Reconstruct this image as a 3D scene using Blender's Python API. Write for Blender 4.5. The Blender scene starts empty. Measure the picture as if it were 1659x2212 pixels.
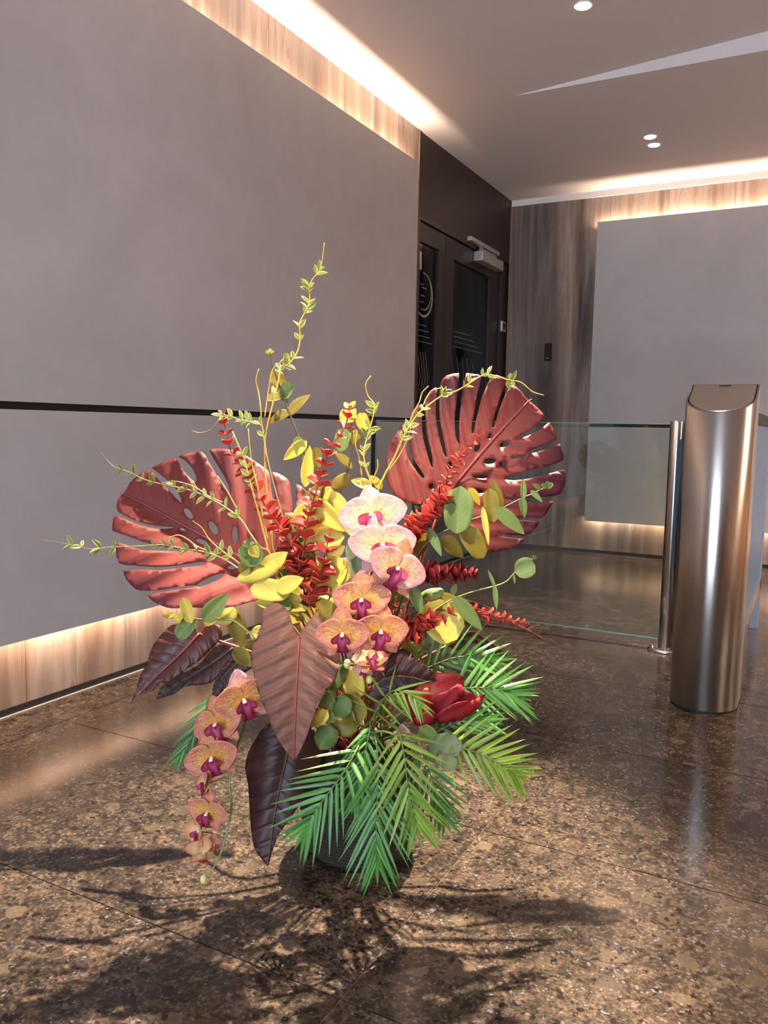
import bpy, bmesh, math, random
from mathutils import Vector, Matrix, geometry
random.seed(7)
sc = bpy.context.scene
COL = sc.collection

# ------------------------------------------------------------------ camera
CAM_H = 0.95
YAW, PITCH, ROLL, FPX = 0.48602213, -0.10409413, 0.01828911, 1750.67
_f = Vector((-math.sin(YAW)*math.cos(PITCH), math.cos(YAW)*math.cos(PITCH), math.sin(PITCH)))
_r0 = Vector((math.cos(YAW), math.sin(YAW), 0)); _u0 = _r0.cross(_f)
VR = _r0*math.cos(ROLL) + _u0*math.sin(ROLL)      # right
VU = -_r0*math.sin(ROLL) + _u0*math.cos(ROLL)     # up
VF = _f                                           # forward
EYE = Vector((0, 0, CAM_H))
cam = bpy.data.cameras.new('camera'); cam_o = bpy.data.objects.new('camera', cam); COL.objects.link(cam_o)
cam.sensor_fit = 'VERTICAL'; cam.sensor_height = 36; cam.lens = FPX/2212*36
cam.clip_start = 0.02
mw = Matrix((VR, VU, -VF)).transposed().to_4x4(); mw.translation = EYE
cam_o.matrix_world = mw
sc.camera = cam_o
# ------------------------------------------------------------------ world, exposure
w = bpy.data.worlds.new('daylight'); sc.world = w; w.use_nodes = True
bg = w.node_tree.nodes['Background']
bg.inputs[0].default_value = (0.68, 0.82, 1.0, 1); bg.inputs[1].default_value = 16.0
sc.view_settings.view_transform = 'Standard'; sc.view_settings.look = 'None'
sc.view_settings.gamma = 1; sc.view_settings.use_curve_mapping = False
sc.view_settings.exposure = 0.12
sc.cycles.max_bounces = 8; sc.cycles.diffuse_bounces = 4; sc.cycles.glossy_bounces = 4
sc.cycles.transmission_bounces = 8; sc.cycles.transparent_max_bounces = 12
sc.cycles.sample_clamp_indirect = 6
try:
    sc.cycles.use_denoising = True
except Exception: pass

WARM = (1.0, 0.74, 0.54)
def area(name, loc, size, rot, power, color, spread=math.pi):
    l = bpy.data.lights.new(name, 'AREA'); l.shape = 'RECTANGLE'; l.size, l.size_y = size
    l.energy = power; l.color = color; l.spread = spread
    o = bpy.data.objects.new(name, l); o.location = loc; o.rotation_euler = rot; COL.objects.link(o); return o
def spot(name, loc, target, power, color, angle, blend, radius):
    l = bpy.data.lights.new(name, 'SPOT'); l.energy = power; l.color = color
    l.spot_size = math.radians(angle); l.spot_blend = blend; l.shadow_soft_size = radius
    o = bpy.data.objects.new(name, l); o.location = loc
    o.rotation_euler = (Vector(target)-Vector(loc)).to_track_quat('-Z', 'Y').to_euler(); COL.objects.link(o); return o

# room numbers
LW, BW, H = -2.245, 6.33, 2.75        # marble plane on the left, on the back, ceiling height
RW, FW = 4.2, -3.2                    # right wall, entrance wall
PT = 0.075                            # how far the grey panels stand off
PTOP, PBOT, JZ0, JZ1 = 2.505, 0.258, 0.984, 1.008
PEND = 4.47                           # end of the left panel
MEND = 4.62                           # end of the left marble, door wall begins
# LED strips hidden behind the panels (real lamps of the room)
area('led_left_top',    (LW+.030, (PEND-1.5)/2, PTOP-.045), (.016, PEND+1.5), (math.pi, 0, 0), 60, WARM)
area('led_left_bottom', (LW+.030, (PEND-1.5)/2, PBOT+.03), (.016, PEND+1.5), (0, 0, 0), 34, WARM)
BX0 = -1.545
area('led_back_top',    ((BX0+RW)/2, BW-.030, PTOP-.03), (RW-BX0, .016), (math.pi, 0, 0), 40, WARM)
area('led_back_bottom', ((BX0+RW)/2, BW-.030, PBOT+.03), (RW-BX0, .016), (0, 0, 0), 26, WARM)
# ceiling spots (their fittings are built below)
SPOTS = [  # loc(x,y), target, power, angle, blend
    ((-1.05, 2.60), (-0.84, 1.45, 0.30), 2300, 38, .75),
    ((-0.55, 0.50), (-0.83, 1.58, 0.72), 560, 27, 1.0),  # unseen front spot, added to light the flower fronts
]
for i, (xy, tg, pw, an, bl) in enumerate(SPOTS):
    spot('spot_lamp', (xy[0], xy[1], H-.03), tg, pw, (1.0, .84, .62), an, bl, .022)

# ------------------------------------------------------------------ material helpers
class NT:
    def __init__(s, name):
        s.m = bpy.data.materials.new(name); s.m.use_nodes = True; s.t = s.m.node_tree; s.n = s.t.nodes
        s.b = s.n['Principled BSDF']; s.o = s.n['Material Output']
    def add(s, k, **kw):
        n = s.n.new(k)
        for a, v in kw.items(): setattr(n, a, v)
        return n
    def l(s, a, b): s.t.links.new(a, b)
    def val(s, sock, v):
        if hasattr(v, 'is_output'): s.l(v, sock)
        else: sock.default_value = v
    def math(s, op, a, b=0.0, c=0.0, clamp=False):
        n = s.add('ShaderNodeMath', operation=op, use_clamp=clamp)
        s.val(n.inputs[0], a); s.val(n.inputs[1], b)
        if len(n.inputs) > 2: s.val(n.inputs[2], c)
        return n.outputs[0]
    def ramp(s, fac, stops, interp='LINEAR'):
        n = s.add('ShaderNodeValToRGB'); e = n.color_ramp.elements; n.color_ramp.interpolation = interp
        while len(e) > 1: e.remove(e[-1])
        e[0].position = stops[0][0]; e[0].color = (*stops[0][1], 1)
        for p, c in stops[1:]:
            x = e.new(p); x.color = (*c, 1)
        s.l(fac, n.inputs[0]); return n.outputs[0]
    def mix(s, f, a, b, mode='MIX'):
        n = s.add('ShaderNodeMix', data_type='RGBA', blend_type=mode)
        s.val(n.inputs[0], f)
        for i, v in ((6, a), (7, b)):
            if isinstance(v, tuple): n.inputs[i].default_value = (*v, 1)
            else: s.l(v, n.inputs[i])
        return n.outputs[2]
    def pos(s, scale=(1, 1, 1)):
        g = s.add('ShaderNodeNewGeometry'); mp = s.add('ShaderNodeMapping'); mp.inputs['Scale'].default_value = scale
        s.l(g.outputs['Position'], mp.inputs[0]); return mp.outputs[0]
    def objc(s, scale=(1, 1, 1)):
        g = s.add('ShaderNodeTexCoord'); mp = s.add('ShaderNodeMapping'); mp.inputs['Scale'].default_value = scale
        s.l(g.outputs['Object'], mp.inputs[0]); return mp.outputs[0]
    def noise(s, vec, scale, detail=3, rough=.5, dist=0.0):
        n = s.add('ShaderNodeTexNoise'); s.l(vec, n.inputs['Vector']); n.inputs['Scale'].default_value = scale
        n.inputs['Detail'].default_value = detail; n.inputs['Roughness'].default_value = rough
        n.inputs['Distortion'].default_value = dist; return n.outputs['Fac'], n.outputs['Color']
    def voro(s, vec, scale, feature='F1', rnd=1.0):
        n = s.add('ShaderNodeTexVoronoi', feature=feature); s.l(vec, n.inputs['Vector']); n.inputs['Scale'].default_value = scale
        n.inputs['Randomness'].default_value = rnd; return n
    def bump(s, h, strength=.3, dist=.01):
        n = s.add('ShaderNodeBump'); n.inputs['Strength'].default_value = strength; n.inputs['Distance'].default_value = dist
        s.l(h, n.inputs['Height']); s.l(n.outputs[0], s.b.inputs['Normal']); return n
    def color(s, c):
        if isinstance(c, tuple): s.b.inputs['Base Color'].default_value = (*c, 1)
        else: s.l(c, s.b.inputs['Base Color'])
    def set(s, **kw):
        for k, v in kw.items():
            k = {'rough': 'Roughness', 'metal': 'Metallic', 'spec': 'Specular IOR Level', 'coat': 'Coat Weight', 'aniso': 'Anisotropic'}.get(k, k)
            s.val(s.b.inputs[k], v)
    def translucent(s, col, fac):
        tr = s.add('ShaderNodeBsdfTranslucent'); mx = s.add('ShaderNodeMixShader'); mx.inputs[0].default_value = fac
        if isinstance(col, tuple): tr.inputs[0].default_value = (*col, 1)
        else: s.l(col, tr.inputs[0])
        s.l(s.b.outputs[0], mx.inputs[1]); s.l(tr.outputs[0], mx.inputs[2]); s.l(mx.outputs[0], s.o.inputs[0])
def srgb(r, g, b):
    f = lambda c: (c/255/12.92) if c/255 <= .04045 else ((c/255+.055)/1.055)**2.4
    return (f(r), f(g), f(b))
def flat(name, c, rough=.5, metal=0, **kw):
    t = NT(name); 
    n, _ = t.noise(t.objc(), 40, 2)
    t.color(t.mix(t.math('MULTIPLY', n, .25), c, tuple(x*.75 for x in c)))
    t.set(rough=rough, metal=metal, **kw); return t.m

def mat_plaster():
    t = NT('grey_plaster'); p = t.pos()
    a, _ = t.noise(p, 1.6, 5, .6, .6); b, _ = t.noise(p, 14, 4, .6)
    f = t.math('ADD', t.math('MULTIPLY', a, .8), t.math('MULTIPLY', b, .2))
    t.color(t.ramp(f, [(.3, (.445, .420, .410)), (.55, (.51, .484, .474)), (.72, (.56, .535, .525))]))
    t.set(rough=.62, spec=.25); c, _ = t.noise(p, 160, 2); t.bump(c, .05, .002); return t.m
def mat_marble():
    t = NT('vein_cut_marble')
    g = t.add('ShaderNodeNewGeometry'); sp = t.add('ShaderNodeSeparateXYZ'); t.l(g.outputs['Position'], sp.inputs[0])
    u = t.math('ADD', sp.outputs[0], sp.outputs[1])
    def vec(us, zs, off=0):
        c = t.add('ShaderNodeCombineXYZ'); t.l(t.math('MULTIPLY_ADD', u, us, off), c.inputs[0]); t.l(t.math('MULTIPLY', sp.outputs[2], zs), c.inputs[1]); return c.outputs[0]
    a, _ = t.noise(vec(4.2, .30), 1.0, 5, .60, .45)
    b, _ = t.noise(vec(15, .55, 5), 1.0, 3, .6, .5)
    d, _ = t.noise(vec(1.5, .12, 9), 1.0, 2, .5)
    base = t.ramp(a, [(.28, srgb(72, 63, 60)), (.40, srgb(128, 113, 105)), (.50, srgb(168, 154, 144)), (.58, srgb(146, 126, 112)), (.72, srgb(98, 87, 84))])
    fine = t.ramp(b, [(.30, (.62, .57, .54)), (.45, (1.0, .98, .96)), (.60, (1.05, 1.02, .99)), (.72, (.82, .76, .70))])
    c = t.mix(.6, base, fine, 'MULTIPLY')
    big = t.ramp(d, [(.38, (.44, .44, .47)), (.56, (1.02, .97, .93))])
    c = t.mix(.85, c, big, 'MULTIPLY')
    n3, _ = t.noise(vec(3.4, .22, 3), 1.0, 4, .55, .5)
    line = t.math('LESS_THAN', t.math('ABSOLUTE', t.math('SUBTRACT', n3, .5)), .005)
    c = t.mix(t.math('MULTIPLY', line, .4), c, srgb(80, 68, 62))
    pit, _ = t.noise(t.pos((1, 1, .6)), 90, 2)
    pitm = t.math('GREATER_THAN', pit, .70)
    c = t.mix(t.math('MULTIPLY', pitm, .3), c, srgb(96, 78, 66))
    t.color(c); t.set(rough=.34, spec=.4); return t.m
def mat_granite():
    t = NT('polished_granite')
    g = t.add('ShaderNodeNewGeometry'); oi = t.add('ShaderNodeObjectInfo')
    add = t.add('ShaderNodeVectorMath', operation='ADD')
    cmb = t.add('ShaderNodeCombineXYZ'); t.l(t.math('MULTIPLY', oi.outputs['Random'], 30), cmb.inputs[2])
    t.l(g.outputs['Position'], add.inputs[0]); t.l(cmb.outputs[0], add.inputs[1])
    p = add.outputs[0]
    _, nc = t.noise(p, 40, 3, .6)
    warp = t.add('ShaderNodeVectorMath', operation='MULTIPLY_ADD'); t.l(nc, warp.inputs[0]); warp.inputs[1].default_value = (.030, .030, .030); t.l(p, warp.inputs[2])
    wv = warp.outputs[0]
    n1, _ = t.noise(p, 120, 5, .72)
    n0, _ = t.noise(p, 32, 4, .7, .5)
    c = t.ramp(n1, [(.30, srgb(30, 25, 23)), (.46, srgb(68, 56, 48)), (.58, srgb(92, 76, 62)), (.74, srgb(128, 110, 92))])
    c = t.mix(.8, c, t.ramp(n0, [(.36, (.26, .25, .25)), (.50, (.95, .91, .86)), (.64, (1.75, 1.58, 1.38))]), 'MULTIPLY')
    v0 = t.voro(wv, 17); s0 = t.add('ShaderNodeSeparateColor'); t.l(v0.outputs['Color'], s0.inputs[0])
    cl = t.math('MULTIPLY', t.math('GREATER_THAN', s0.outputs[0], .74), t.math('LESS_THAN', v0.outputs['Distance'], .40))
    c = t.mix(t.math('MULTIPLY', cl, .6), c, t.mix(s0.outputs[1], srgb(84, 68, 54), srgb(118, 98, 76)))
    v2 = t.voro(wv, 72); s2 = t.add('ShaderNodeSeparateColor'); t.l(v2.outputs['Color'], s2.inputs[0])
    blk = t.math('MULTIPLY', t.math('GREATER_THAN', s2.outputs[1], .78), t.math('LESS_THAN', v2.outputs['Distance'], .40))
    c = t.mix(t.math('MULTIPLY', blk, .85), c, t.mix(s2.outputs[2], srgb(14, 11, 11), srgb(46, 24, 18)))
    v3 = t.voro(wv, 135); s3 = t.add('ShaderNodeSeparateColor'); t.l(v3.outputs['Color'], s3.inputs[0])
    gry = t.math('MULTIPLY', t.math('LESS_THAN', s3.outputs[1], .12), t.math('LESS_THAN', v3.outputs['Distance'], .42))
    c = t.mix(t.math('MULTIPLY', gry, .6), c, srgb(122, 124, 132))
    big, _ = t.noise(p, 5, 3); c = t.mix(1.0, c, t.ramp(big, [(.3, (.38, .39, .40)), (.7, (.74, .74, .735))]), 'MULTIPLY')
    c = t.mix(1.0, c, (1.12, 1.21, 1.34), 'MULTIPLY')
    t.color(c)
    rn, _ = t.noise(p, 60, 3); t.set(rough=t.math('MULTIPLY_ADD', rn, .12, .10), spec=.55)
    t.bump(n1, .03, .002); return t.m
def mat_glass(name='clear_glass', tint=(.93, .98, .96), rough=0.0):
    # thin architectural glass: fresnel reflection over a clear see-through pane
    t = NT(name); t.n.remove(t.b)
    tr = t.add('ShaderNodeBsdfTransparent'); tr.inputs[0].default_value = (*tint, 1)
    gl = t.add('ShaderNodeBsdfGlossy'); gl.inputs['Roughness'].default_value = rough
    fr = t.add('ShaderNodeFresnel'); fr.inputs[0].default_value = 1.5
    mx = t.add('ShaderNodeMixShader'); t.l(fr.outputs[0], mx.inputs[0]); t.l(tr.outputs[0], mx.inputs[1]); t.l(gl.outputs[0], mx.inputs[2])
    t.l(mx.outputs[0], t.o.inputs[0]); return t.m
def mat_steel(name='brushed_steel', c=(.62, .585, .55), rough=.24, horizontal=False):
    t = NT(name); p = t.objc((1, 1, 260) if horizontal else (260, 260, 1.5))
    n, _ = t.noise(p, 1.2, 3, .6)
    t.color(t.mix(n, tuple(x*.9 for x in c), c)); t.set(rough=t.math('MULTIPLY_ADD', n, .10, rough-.05), metal=1.0)
    t.bump(n, .03, .001)
    if horizontal:
        t.set(rough=.30, Anisotropic=.92); tg = t.add('ShaderNodeTangent', direction_type='RADIAL', axis='Z'); t.l(tg.outputs[0], t.b.inputs['Tangent'])
        t.b.inputs['Anisotropic Rotation'].default_value = ANROT
    return t.m
ANROT = 0.25
def emit(name, c, s):
    t = NT(name); t.color((0, 0, 0)); t.b.inputs['Emission Color'].default_value = (*c, 1); t.b.inputs['Emission Strength'].default_value = s; return t.m
M = {}
M['plaster'] = mat_plaster(); M['marble'] = mat_marble(); M['granite'] = mat_granite()
M['ceiling'] = flat('white_ceiling_paint', (.74, .69, .675), .8)
M['white'] = flat('white_paint', (.80, .78, .76), .6)
M['black'] = flat('black_recess', (.006, .006, .006), .7)
M['dark'] = flat('dark_brown_door_paint', srgb(38, 28, 25), .42)
M['darkwall'] = flat('dark_brown_lining', srgb(46, 34, 31), .5)
M['glass'] = mat_glass(); M['steel'] = mat_steel(); M['steel_round'] = mat_steel('brushed_round_steel', (.52, .485, .45), .3, True); M['steel_dark'] = mat_steel('dark_steel', (.33, .31, .30), .3)
M['alu'] = flat('silver_aluminium', (.55, .53, .51), .4, .6)
M['grout'] = flat('grout', srgb(98, 80, 64), .8)
M['brass'] = flat('corner_strip', srgb(140, 116, 96), .5)
M['frost'] = flat('frosted_print', (.34, .34, .34), .6)
M['lamp'] = emit('lamp_lens', (1, .93, .86), 14)
M['steel_post'] = mat_steel('dull_post_steel', (.30, .34, .40), .55)
M['timber'] = flat('warm_timber_panelling', srgb(186, 128, 84), .6)
M['timber_dark'] = flat('brown_timber_panelling', srgb(140, 112, 92), .6)
M['pale_edge'] = flat('pale_glass_edge', (.42, .50, .54), .2)
M['steel_cap'] = mat_steel('cap_steel', (.56, .51, .47), .42)
M['glass_edge'] = flat('green_glass_edge', (.25, .75, .62), .15)

# ------------------------------------------------------------------ mesh helpers
def link_mesh(name, bm, mat, parent=None, loc=None, smooth=False):
    me = bpy.data.meshes.new(name)
    if loc is not None: bmesh.ops.translate(bm, verts=bm.verts, vec=-Vector(loc))
    bm.to_mesh(me); bm.free()
    if isinstance(mat, (list, tuple)):
        for x in mat: me.materials.append(x)
    else: me.materials.append(mat)
    if smooth:
        for p in me.polygons: p.use_smooth = True
    return link(name, me, parent, loc)
def link(name, me, parent=None, loc=None, mat=None):
    """me in coordinates around loc (world); parent things carry no rotation"""
    o = bpy.data.objects.new(name, me); COL.objects.link(o)
    base = world_loc(parent) if parent else Vector((0, 0, 0))
    if mat is not None:
        m2 = mat.copy(); m2.translation = m2.translation - base
        o.matrix_local = m2
    else:
        o.location = Vector(loc if loc is not None else base) - base
    if parent: o.parent = parent
    return o
def world_loc(o):
    """sum of the chain's locations; used only for chains without rotation"""
    v = Vector(o.location)
    while o.parent: o = o.parent; v = v + Vector(o.location)
    return v
def tag(o, label, cat, group=None):
    o['label'] = label; o['category'] = cat
    if group: o['group'] = group
    return o
GROUPS = {'downlight': 'ceiling downlights', 'monstera_leaf': 'monstera leaves of the arrangement', 'taro_leaf': 'arrow-shaped leaves of the arrangement',
    'eucalyptus_branch': 'eucalyptus branches of the arrangement', 'red_leaf_branch': 'red-leaved stems of the arrangement', 'twisted_twig': 'twisted twigs of the arrangement',
    'orchid_spray': 'orchid sprays of the arrangement', 'palm_frond': 'palm fronds of the arrangement'}
def thing(name, label, cat, loc, group=None):
    o = bpy.data.objects.new(name, None); o.empty_display_size = .05; COL.objects.link(o); o.location = loc
    group = group or GROUPS.get(name)
    return tag(o, label, cat, group)
def struct(o): o['kind'] = 'structure'; return o
def box(bm, a, b, bev=0.0):
    a, b = Vector(a), Vector(b); c = (a+b)/2; s = b-a
    r = bmesh.ops.create_cube(bm, size=1, matrix=Matrix.Translation(c) @ Matrix.Diagonal((abs(s.x), abs(s.y), abs(s.z), 1)))
    if bev:
        ed = list({e for v in r['verts'] for e in v.link_edges})
        bmesh.ops.bevel(bm, geom=ed, offset=bev, segments=2, profile=.6, affect='EDGES')
    return bm
def B(*boxes, bev=0.0):
    bm = bmesh.new()
    for a, b in boxes: box(bm, a, b, bev)
    return bm
def tube(bm, pts, rad, seg=8, cap=True):
    pts = [Vector(p) for p in pts]; n = len(pts); rings = []
    rads = rad if isinstance(rad, (list, tuple)) else [rad]*n
    t0 = (pts[1]-pts[0]).normalized(); nrm = t0.orthogonal().normalized()
    for i in range(n):
        t = ((pts[min(i+1, n-1)]-pts[max(i-1, 0)])).normalized()
        nrm = (nrm - t*nrm.dot(t)).normalized(); bi = t.cross(nrm)
        rings.append([bm.verts.new(pts[i] + (nrm*math.cos(2*math.pi*k/seg) + bi*math.sin(2*math.pi*k/seg))*rads[i]) for k in range(seg)])
    for a, b in zip(rings, rings[1:]):
        for k in range(seg): bm.faces.new((a[k], a[(k+1) % seg], b[(k+1) % seg], b[k]))
    if cap:
        bm.faces.new(rings[0][::-1]); bm.faces.new(rings[-1])
    return bm
def lathe(bm, prof, centre, seg=48):
    c = Vector(centre); rings = []
    for r, z in prof: rings.append([bm.verts.new(c+Vector((r*math.cos(2*math.pi*k/seg), r*math.sin(2*math.pi*k/seg), z))) for k in range(seg)])
    for a, b in zip(rings, rings[1:]):
        for k in range(seg): bm.faces.new((a[k], a[(k+1) % seg], b[(k+1) % seg], b[k]))
    bm.faces.new(rings[0][::-1]); bm.faces.new(rings[-1]); return bm
def catmull(pts, n=6):
    pts = [Vector(p) for p in pts]; out = []
    P_ = [pts[0]*2-pts[1]] + pts + [pts[-1]*2-pts[-2]]
    for i in range(1, len(P_)-2):
        a, b, c, d = P_[i-1:i+3]
        for k in range(n):
            t = k/n; out.append(.5*((2*b)+(c-a)*t+(2*a-5*b+4*c-d)*t*t+(3*b-a-3*c+d)*t**3))
    out.append(pts[-1]); return out

# ------------------------------------------------------------------ floor
floor = struct(link_mesh('floor', B(((LW-.3, FW-.3, -.12), (RW+.3, BW+.4, -.003))), M['grout']))
X0, PX_, Y0, PY_ = -2.06, 1.42, 1.087, .657
gap = .0016
tile_mesh = None
def tile_bm(w_, d_):
    bm = B(((0, 0, -.02), (w_, d_, 0))); return bm
xs = [LW-.2] + [X0+PX_*i for i in range(0, 5)] + [RW+.2]
ys = [Y0+PY_*i for i in range(-7, 9)] + [BW+.3]
tile_cache = {}
for i in range(len(xs)-1):
    for j in range(len(ys)-1):
        w_, d_ = xs[i+1]-xs[i]-2*gap, ys[j+1]-ys[j]-2*gap
        k = (round(w_, 3), round(d_, 3))
        if k not in tile_cache:
            me = bpy.data.meshes.new('tile'); bm = tile_bm(w_, d_); bm.to_mesh(me); bm.free(); me.materials.append(M['granite']); tile_cache[k] = me
        link('tile', tile_cache[k], floor, (xs[i]+gap, ys[j]+gap, random.uniform(-.0004, 0)))

# ------------------------------------------------------------------ ceiling (far part flat, near part folds upward to the right over a riser)
FX, FY = -1.565, 4.385          # tip of the riser
slope = 0.066
bm = bmesh.new(); T = .1
def quad(bm, *p): return bm.faces.new([bm.verts.new(q) for q in p])
far_y = BW+.2
def rise(x): return H+max(0, x-FX)*slope
quad(bm, (LW-.3, FY, H), (RW+.3, FY, H), (RW+.3, far_y, H), (LW-.3, far_y, H))
quad(bm, (LW-.3, FW-.3, H), (FX, FW-.3, H), (FX, FY, H), (LW-.3, FY, H))
quad(bm, (FX, FW-.3, H), (RW+.3, FW-.3, rise(RW+.3)), (RW+.3, FY-.04, rise(RW+.3)), (FX, FY, H))
quad(bm, (FX, FY, H), (RW+.3, FY-.04, rise(RW+.3)), (RW+.3, FY, H))
quad(bm, (LW-.3, FW-.3, H+.9), (LW-.3, far_y, H+.9), (RW+.3, far_y, H+.9), (RW+.3, FW-.3, H+.9))
ceiling = struct(link_mesh('ceiling', bm, M['ceiling']))

# ------------------------------------------------------------------ left wall
wall_left = struct(link_mesh('wall_left', B(((LW-.3, FW-.3, -.05), (LW-.02, MEND, H+.3)), ((LW-.3, MEND, 2.262), (LW-.02, BW+.2, H+.3)), ((LW-.3, 6.19, -.05), (LW-.02, BW+.2, 2.262)), ((LW-.3, MEND, -.05), (LW-.2, 6.19, 2.262))), M['darkwall']))
mj = [FW, -2.24, -.91, .42, 1.75, 3.08, 4.41, MEND]
for a, b in zip(mj, mj[1:]):
    link_mesh('marble_slab', B(((LW-.02, a+.001, .026), (LW, b-.001, H)), bev=.0008), M['marble'], wall_left, (LW, a, 0))
link_mesh('panel', B(((LW+PT-.018, FW+.1, JZ1), (LW+PT, PEND, PTOP)), bev=.001), M['plaster'], wall_left, (LW+PT, 1, 1.7))
link_mesh('panel', B(((LW+PT-.018, FW+.1, PBOT), (LW+PT, PEND, JZ0)), bev=.001), M['plaster'], wall_left, (LW+PT, 1, .6))
link_mesh('joint_strip', B(((LW+PT-.03, FW+.1, JZ0-.01), (LW+PT-.014, PEND-.004, JZ1+.01))), M['black'], wall_left, (LW, 1, 1))
link_mesh('panel_batten', B(*[((LW, y, .32), (LW+PT-.018, y+.04, PTOP-.09)) for y in (-1.5, 0, 1.5, 3.0, 4.40)]), M['black'], wall_left, (LW, 1, 1))
link_mesh('edge_strip', B(((LW-.004, MEND-.001, 0), (LW+.004, MEND+.008, H))), M['brass'], wall_left, (LW, MEND, 1))
link_mesh('lining', B(((LW-.02, MEND+.008, 2.262), (LW-.003, BW, H))), M['darkwall'], wall_left, (LW, 5, 2.5))
struct(link_mesh('baseboard_left', B(((LW-.02, FW, 0), (LW+.002, MEND, .025))), M['black']))
struct(link_mesh('trim_1', B(((LW+.002, FW, .0), (LW+.012, MEND, .004))), M['alu']))

# ------------------------------------------------------------------ back wall
wall_back = struct(link_mesh('wall_back', B(((LW-.3, BW+.02, -.05), (RW+.3, BW+.25, H+.9))), M['darkwall']))
bj = [LW, -1.47, -.14, 1.19, 2.52, 3.85, RW]
for a, b in zip(bj, bj[1:]):
    link_mesh('marble_slab', B(((a+.001, BW, .026), (b-.001, BW+.02, H-.045)), bev=.0008), M['marble'], wall_back, (a, BW, 0))
link_mesh('panel', B(((BX0, BW-PT, JZ1), (RW-.1, BW-PT+.018, PTOP)), bev=.001), M['plaster'], wall_back, (0, BW-PT, 1.7))
link_mesh('panel', B(((BX0, BW-PT, PBOT), (RW-.1, BW-PT+.018, JZ0)), bev=.001), M['plaster'], wall_back, (0, BW-PT, .6))
link_mesh('joint_strip', B(((BX0+.004, BW-PT+.014, JZ0-.01), (RW-.1, BW-PT+.03, JZ1+.01))), M['black'], wall_back, (0, BW, 1))
link_mesh('panel_batten', B(*[((x, BW-PT+.018, .32), (x+.04, BW, PTOP-.09)) for x in (-1.49, -.5, 1, 2.5)]), M['black'], wall_back, (0, BW, 1))
struct(link_mesh('baseboard_back', B(((LW, BW-.002, 0), (RW, BW+.02, .025))), M['black']))
struct(link_mesh('trim_2', B(((LW, BW-.012, H-.045), (RW, BW+.02, H))), M['white']))
struct(link_mesh('trim_3', B(((LW-.003, BW-.014, 0), (LW+.012, BW+.0, H-.045))), M['brass']))
# right wall and entrance wall (behind the camera): warm stone, glazed entrance opening
wall_right = struct(link_mesh('wall_right', B(((RW, FW-.3, 0), (RW+.2, BW+.2, H+.9))), M['timber']))
EX0, EX1, EZ = -0.75, 1.25, 2.65
wall_front = struct(link_mesh('wall_front', B(((LW-.3, FW-.2, 0), (EX0, FW, H+.9)), ((EX1, FW-.2, 0), (RW+.3, FW, H+.9)), ((EX0, FW-.2, EZ), (EX1, FW, H+.9))), M['timber_dark']))

# ------------------------------------------------------------------ door in the left wall
dr = struct(link_mesh('door_1', B(((LW-.10, MEND+.008, 0), (LW-.004, MEND+.05, 2.262)), ((LW-.10, 6.15, 0), (LW-.004, 6.19, 2.262)), ((LW-.10, MEND+.05, 2.235), (LW-.004, 6.15, 2.262))), M['dark']))
def leaf_door(y0, y1, py0, py1, ztop, name):
    x0, x1 = LW-.065, LW-.02
    o = link_mesh(name, B(((x0, y0, .01), (x1, py0, 2.23)), ((x0, py1, .01), (x1, y1, 2.23)), ((x0, py0, ztop), (x1, py1, 2.23)), ((x0, py0, .01), (x1, py1, .25))), M['dark'], dr, (LW, y0, 0))
    g = link_mesh('pane', B(((x0+.018, py0-.005, .24), (x0+.028, py1+.005, ztop+.005))), M['door_glass'], o, (LW, py0, 1))
    return o
def mat_doorglass():
    return mat_glass('smoked_door_glass', (.50, .54, .60), .02)
M['door_glass'] = mat_doorglass()
M['corridor'] = flat('grey_corridor_paint', (.35, .36, .38), .7)
dl = leaf_door(MEND+.053, 5.098, 4.71, 4.99, 2.115, 'door_leaf')
d2 = leaf_door(5.102, 6.147, 5.245, 5.95, 2.10, 'door_leaf')
# the unlit corridor behind the door, with daylight from its far end
CXW = LW-1.7
bm = B(((CXW-.1, 4.0, 0), (CXW, 9.0, 2.6)), ((CXW, 3.9, 0), (LW-.3, 4.0, 2.6)), ((CXW, 4.0, 2.6), (LW-.2, 9.0, 2.7)), ((CXW, 4.0, -.1), (LW-.3, 9.0, 0)), ((LW-.3, BW+.25, 0), (LW-.2, 9.0, 2.6)))
struct(link_mesh('wall_corridor', bm, M['corridor']))
area('corridor_daylight', ((CXW+LW-.3)/2, 8.9, 1.2), (1.2, 2.2), (-math.pi/2, 0, 0), 60, (.55, .75, 1.0))
# frosted print on the panes
PXF = LW-.0355
def ring_arc(bm, cy, cz, r, a0, a1, wd, n=40):
    prev = None
    for k in range(n+1):
        a = a0+(a1-a0)*k/n; ww = wd*(.35+.65*math.sin(math.pi*k/n))
        p = bm.verts.new((PXF, cy+(r-ww)*math.cos(a), cz+(r-ww)*math.sin(a))); q = bm.verts.new((PXF, cy+(r+ww)*math.cos(a), cz+(r+ww)*math.sin(a)))
        if prev: bm.faces.new((prev[0], prev[1], q, p))
        prev = (p, q)
bm = bmesh.new(); ring_arc(bm, 4.805, 1.80, .135, -2.9, 1.7, .008); ring_arc(bm, 4.805, 1.82, .115, -1.9, .8, .005)
for k, (dy, dz, ww) in enumerate(((-.05, .05, .05), (-.03, .03, .07), (-.04, -.02, .06), (-.05, -.06, .05))):
    box(bm, (PXF-.001, 4.805+dy, 1.81+dz), (PXF, 4.805+dy+ww, 1.815+dz))
link_mesh('frosted_emblem', bm, M['frost'], dl, (PXF, 4.8, 1.8))
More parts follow.
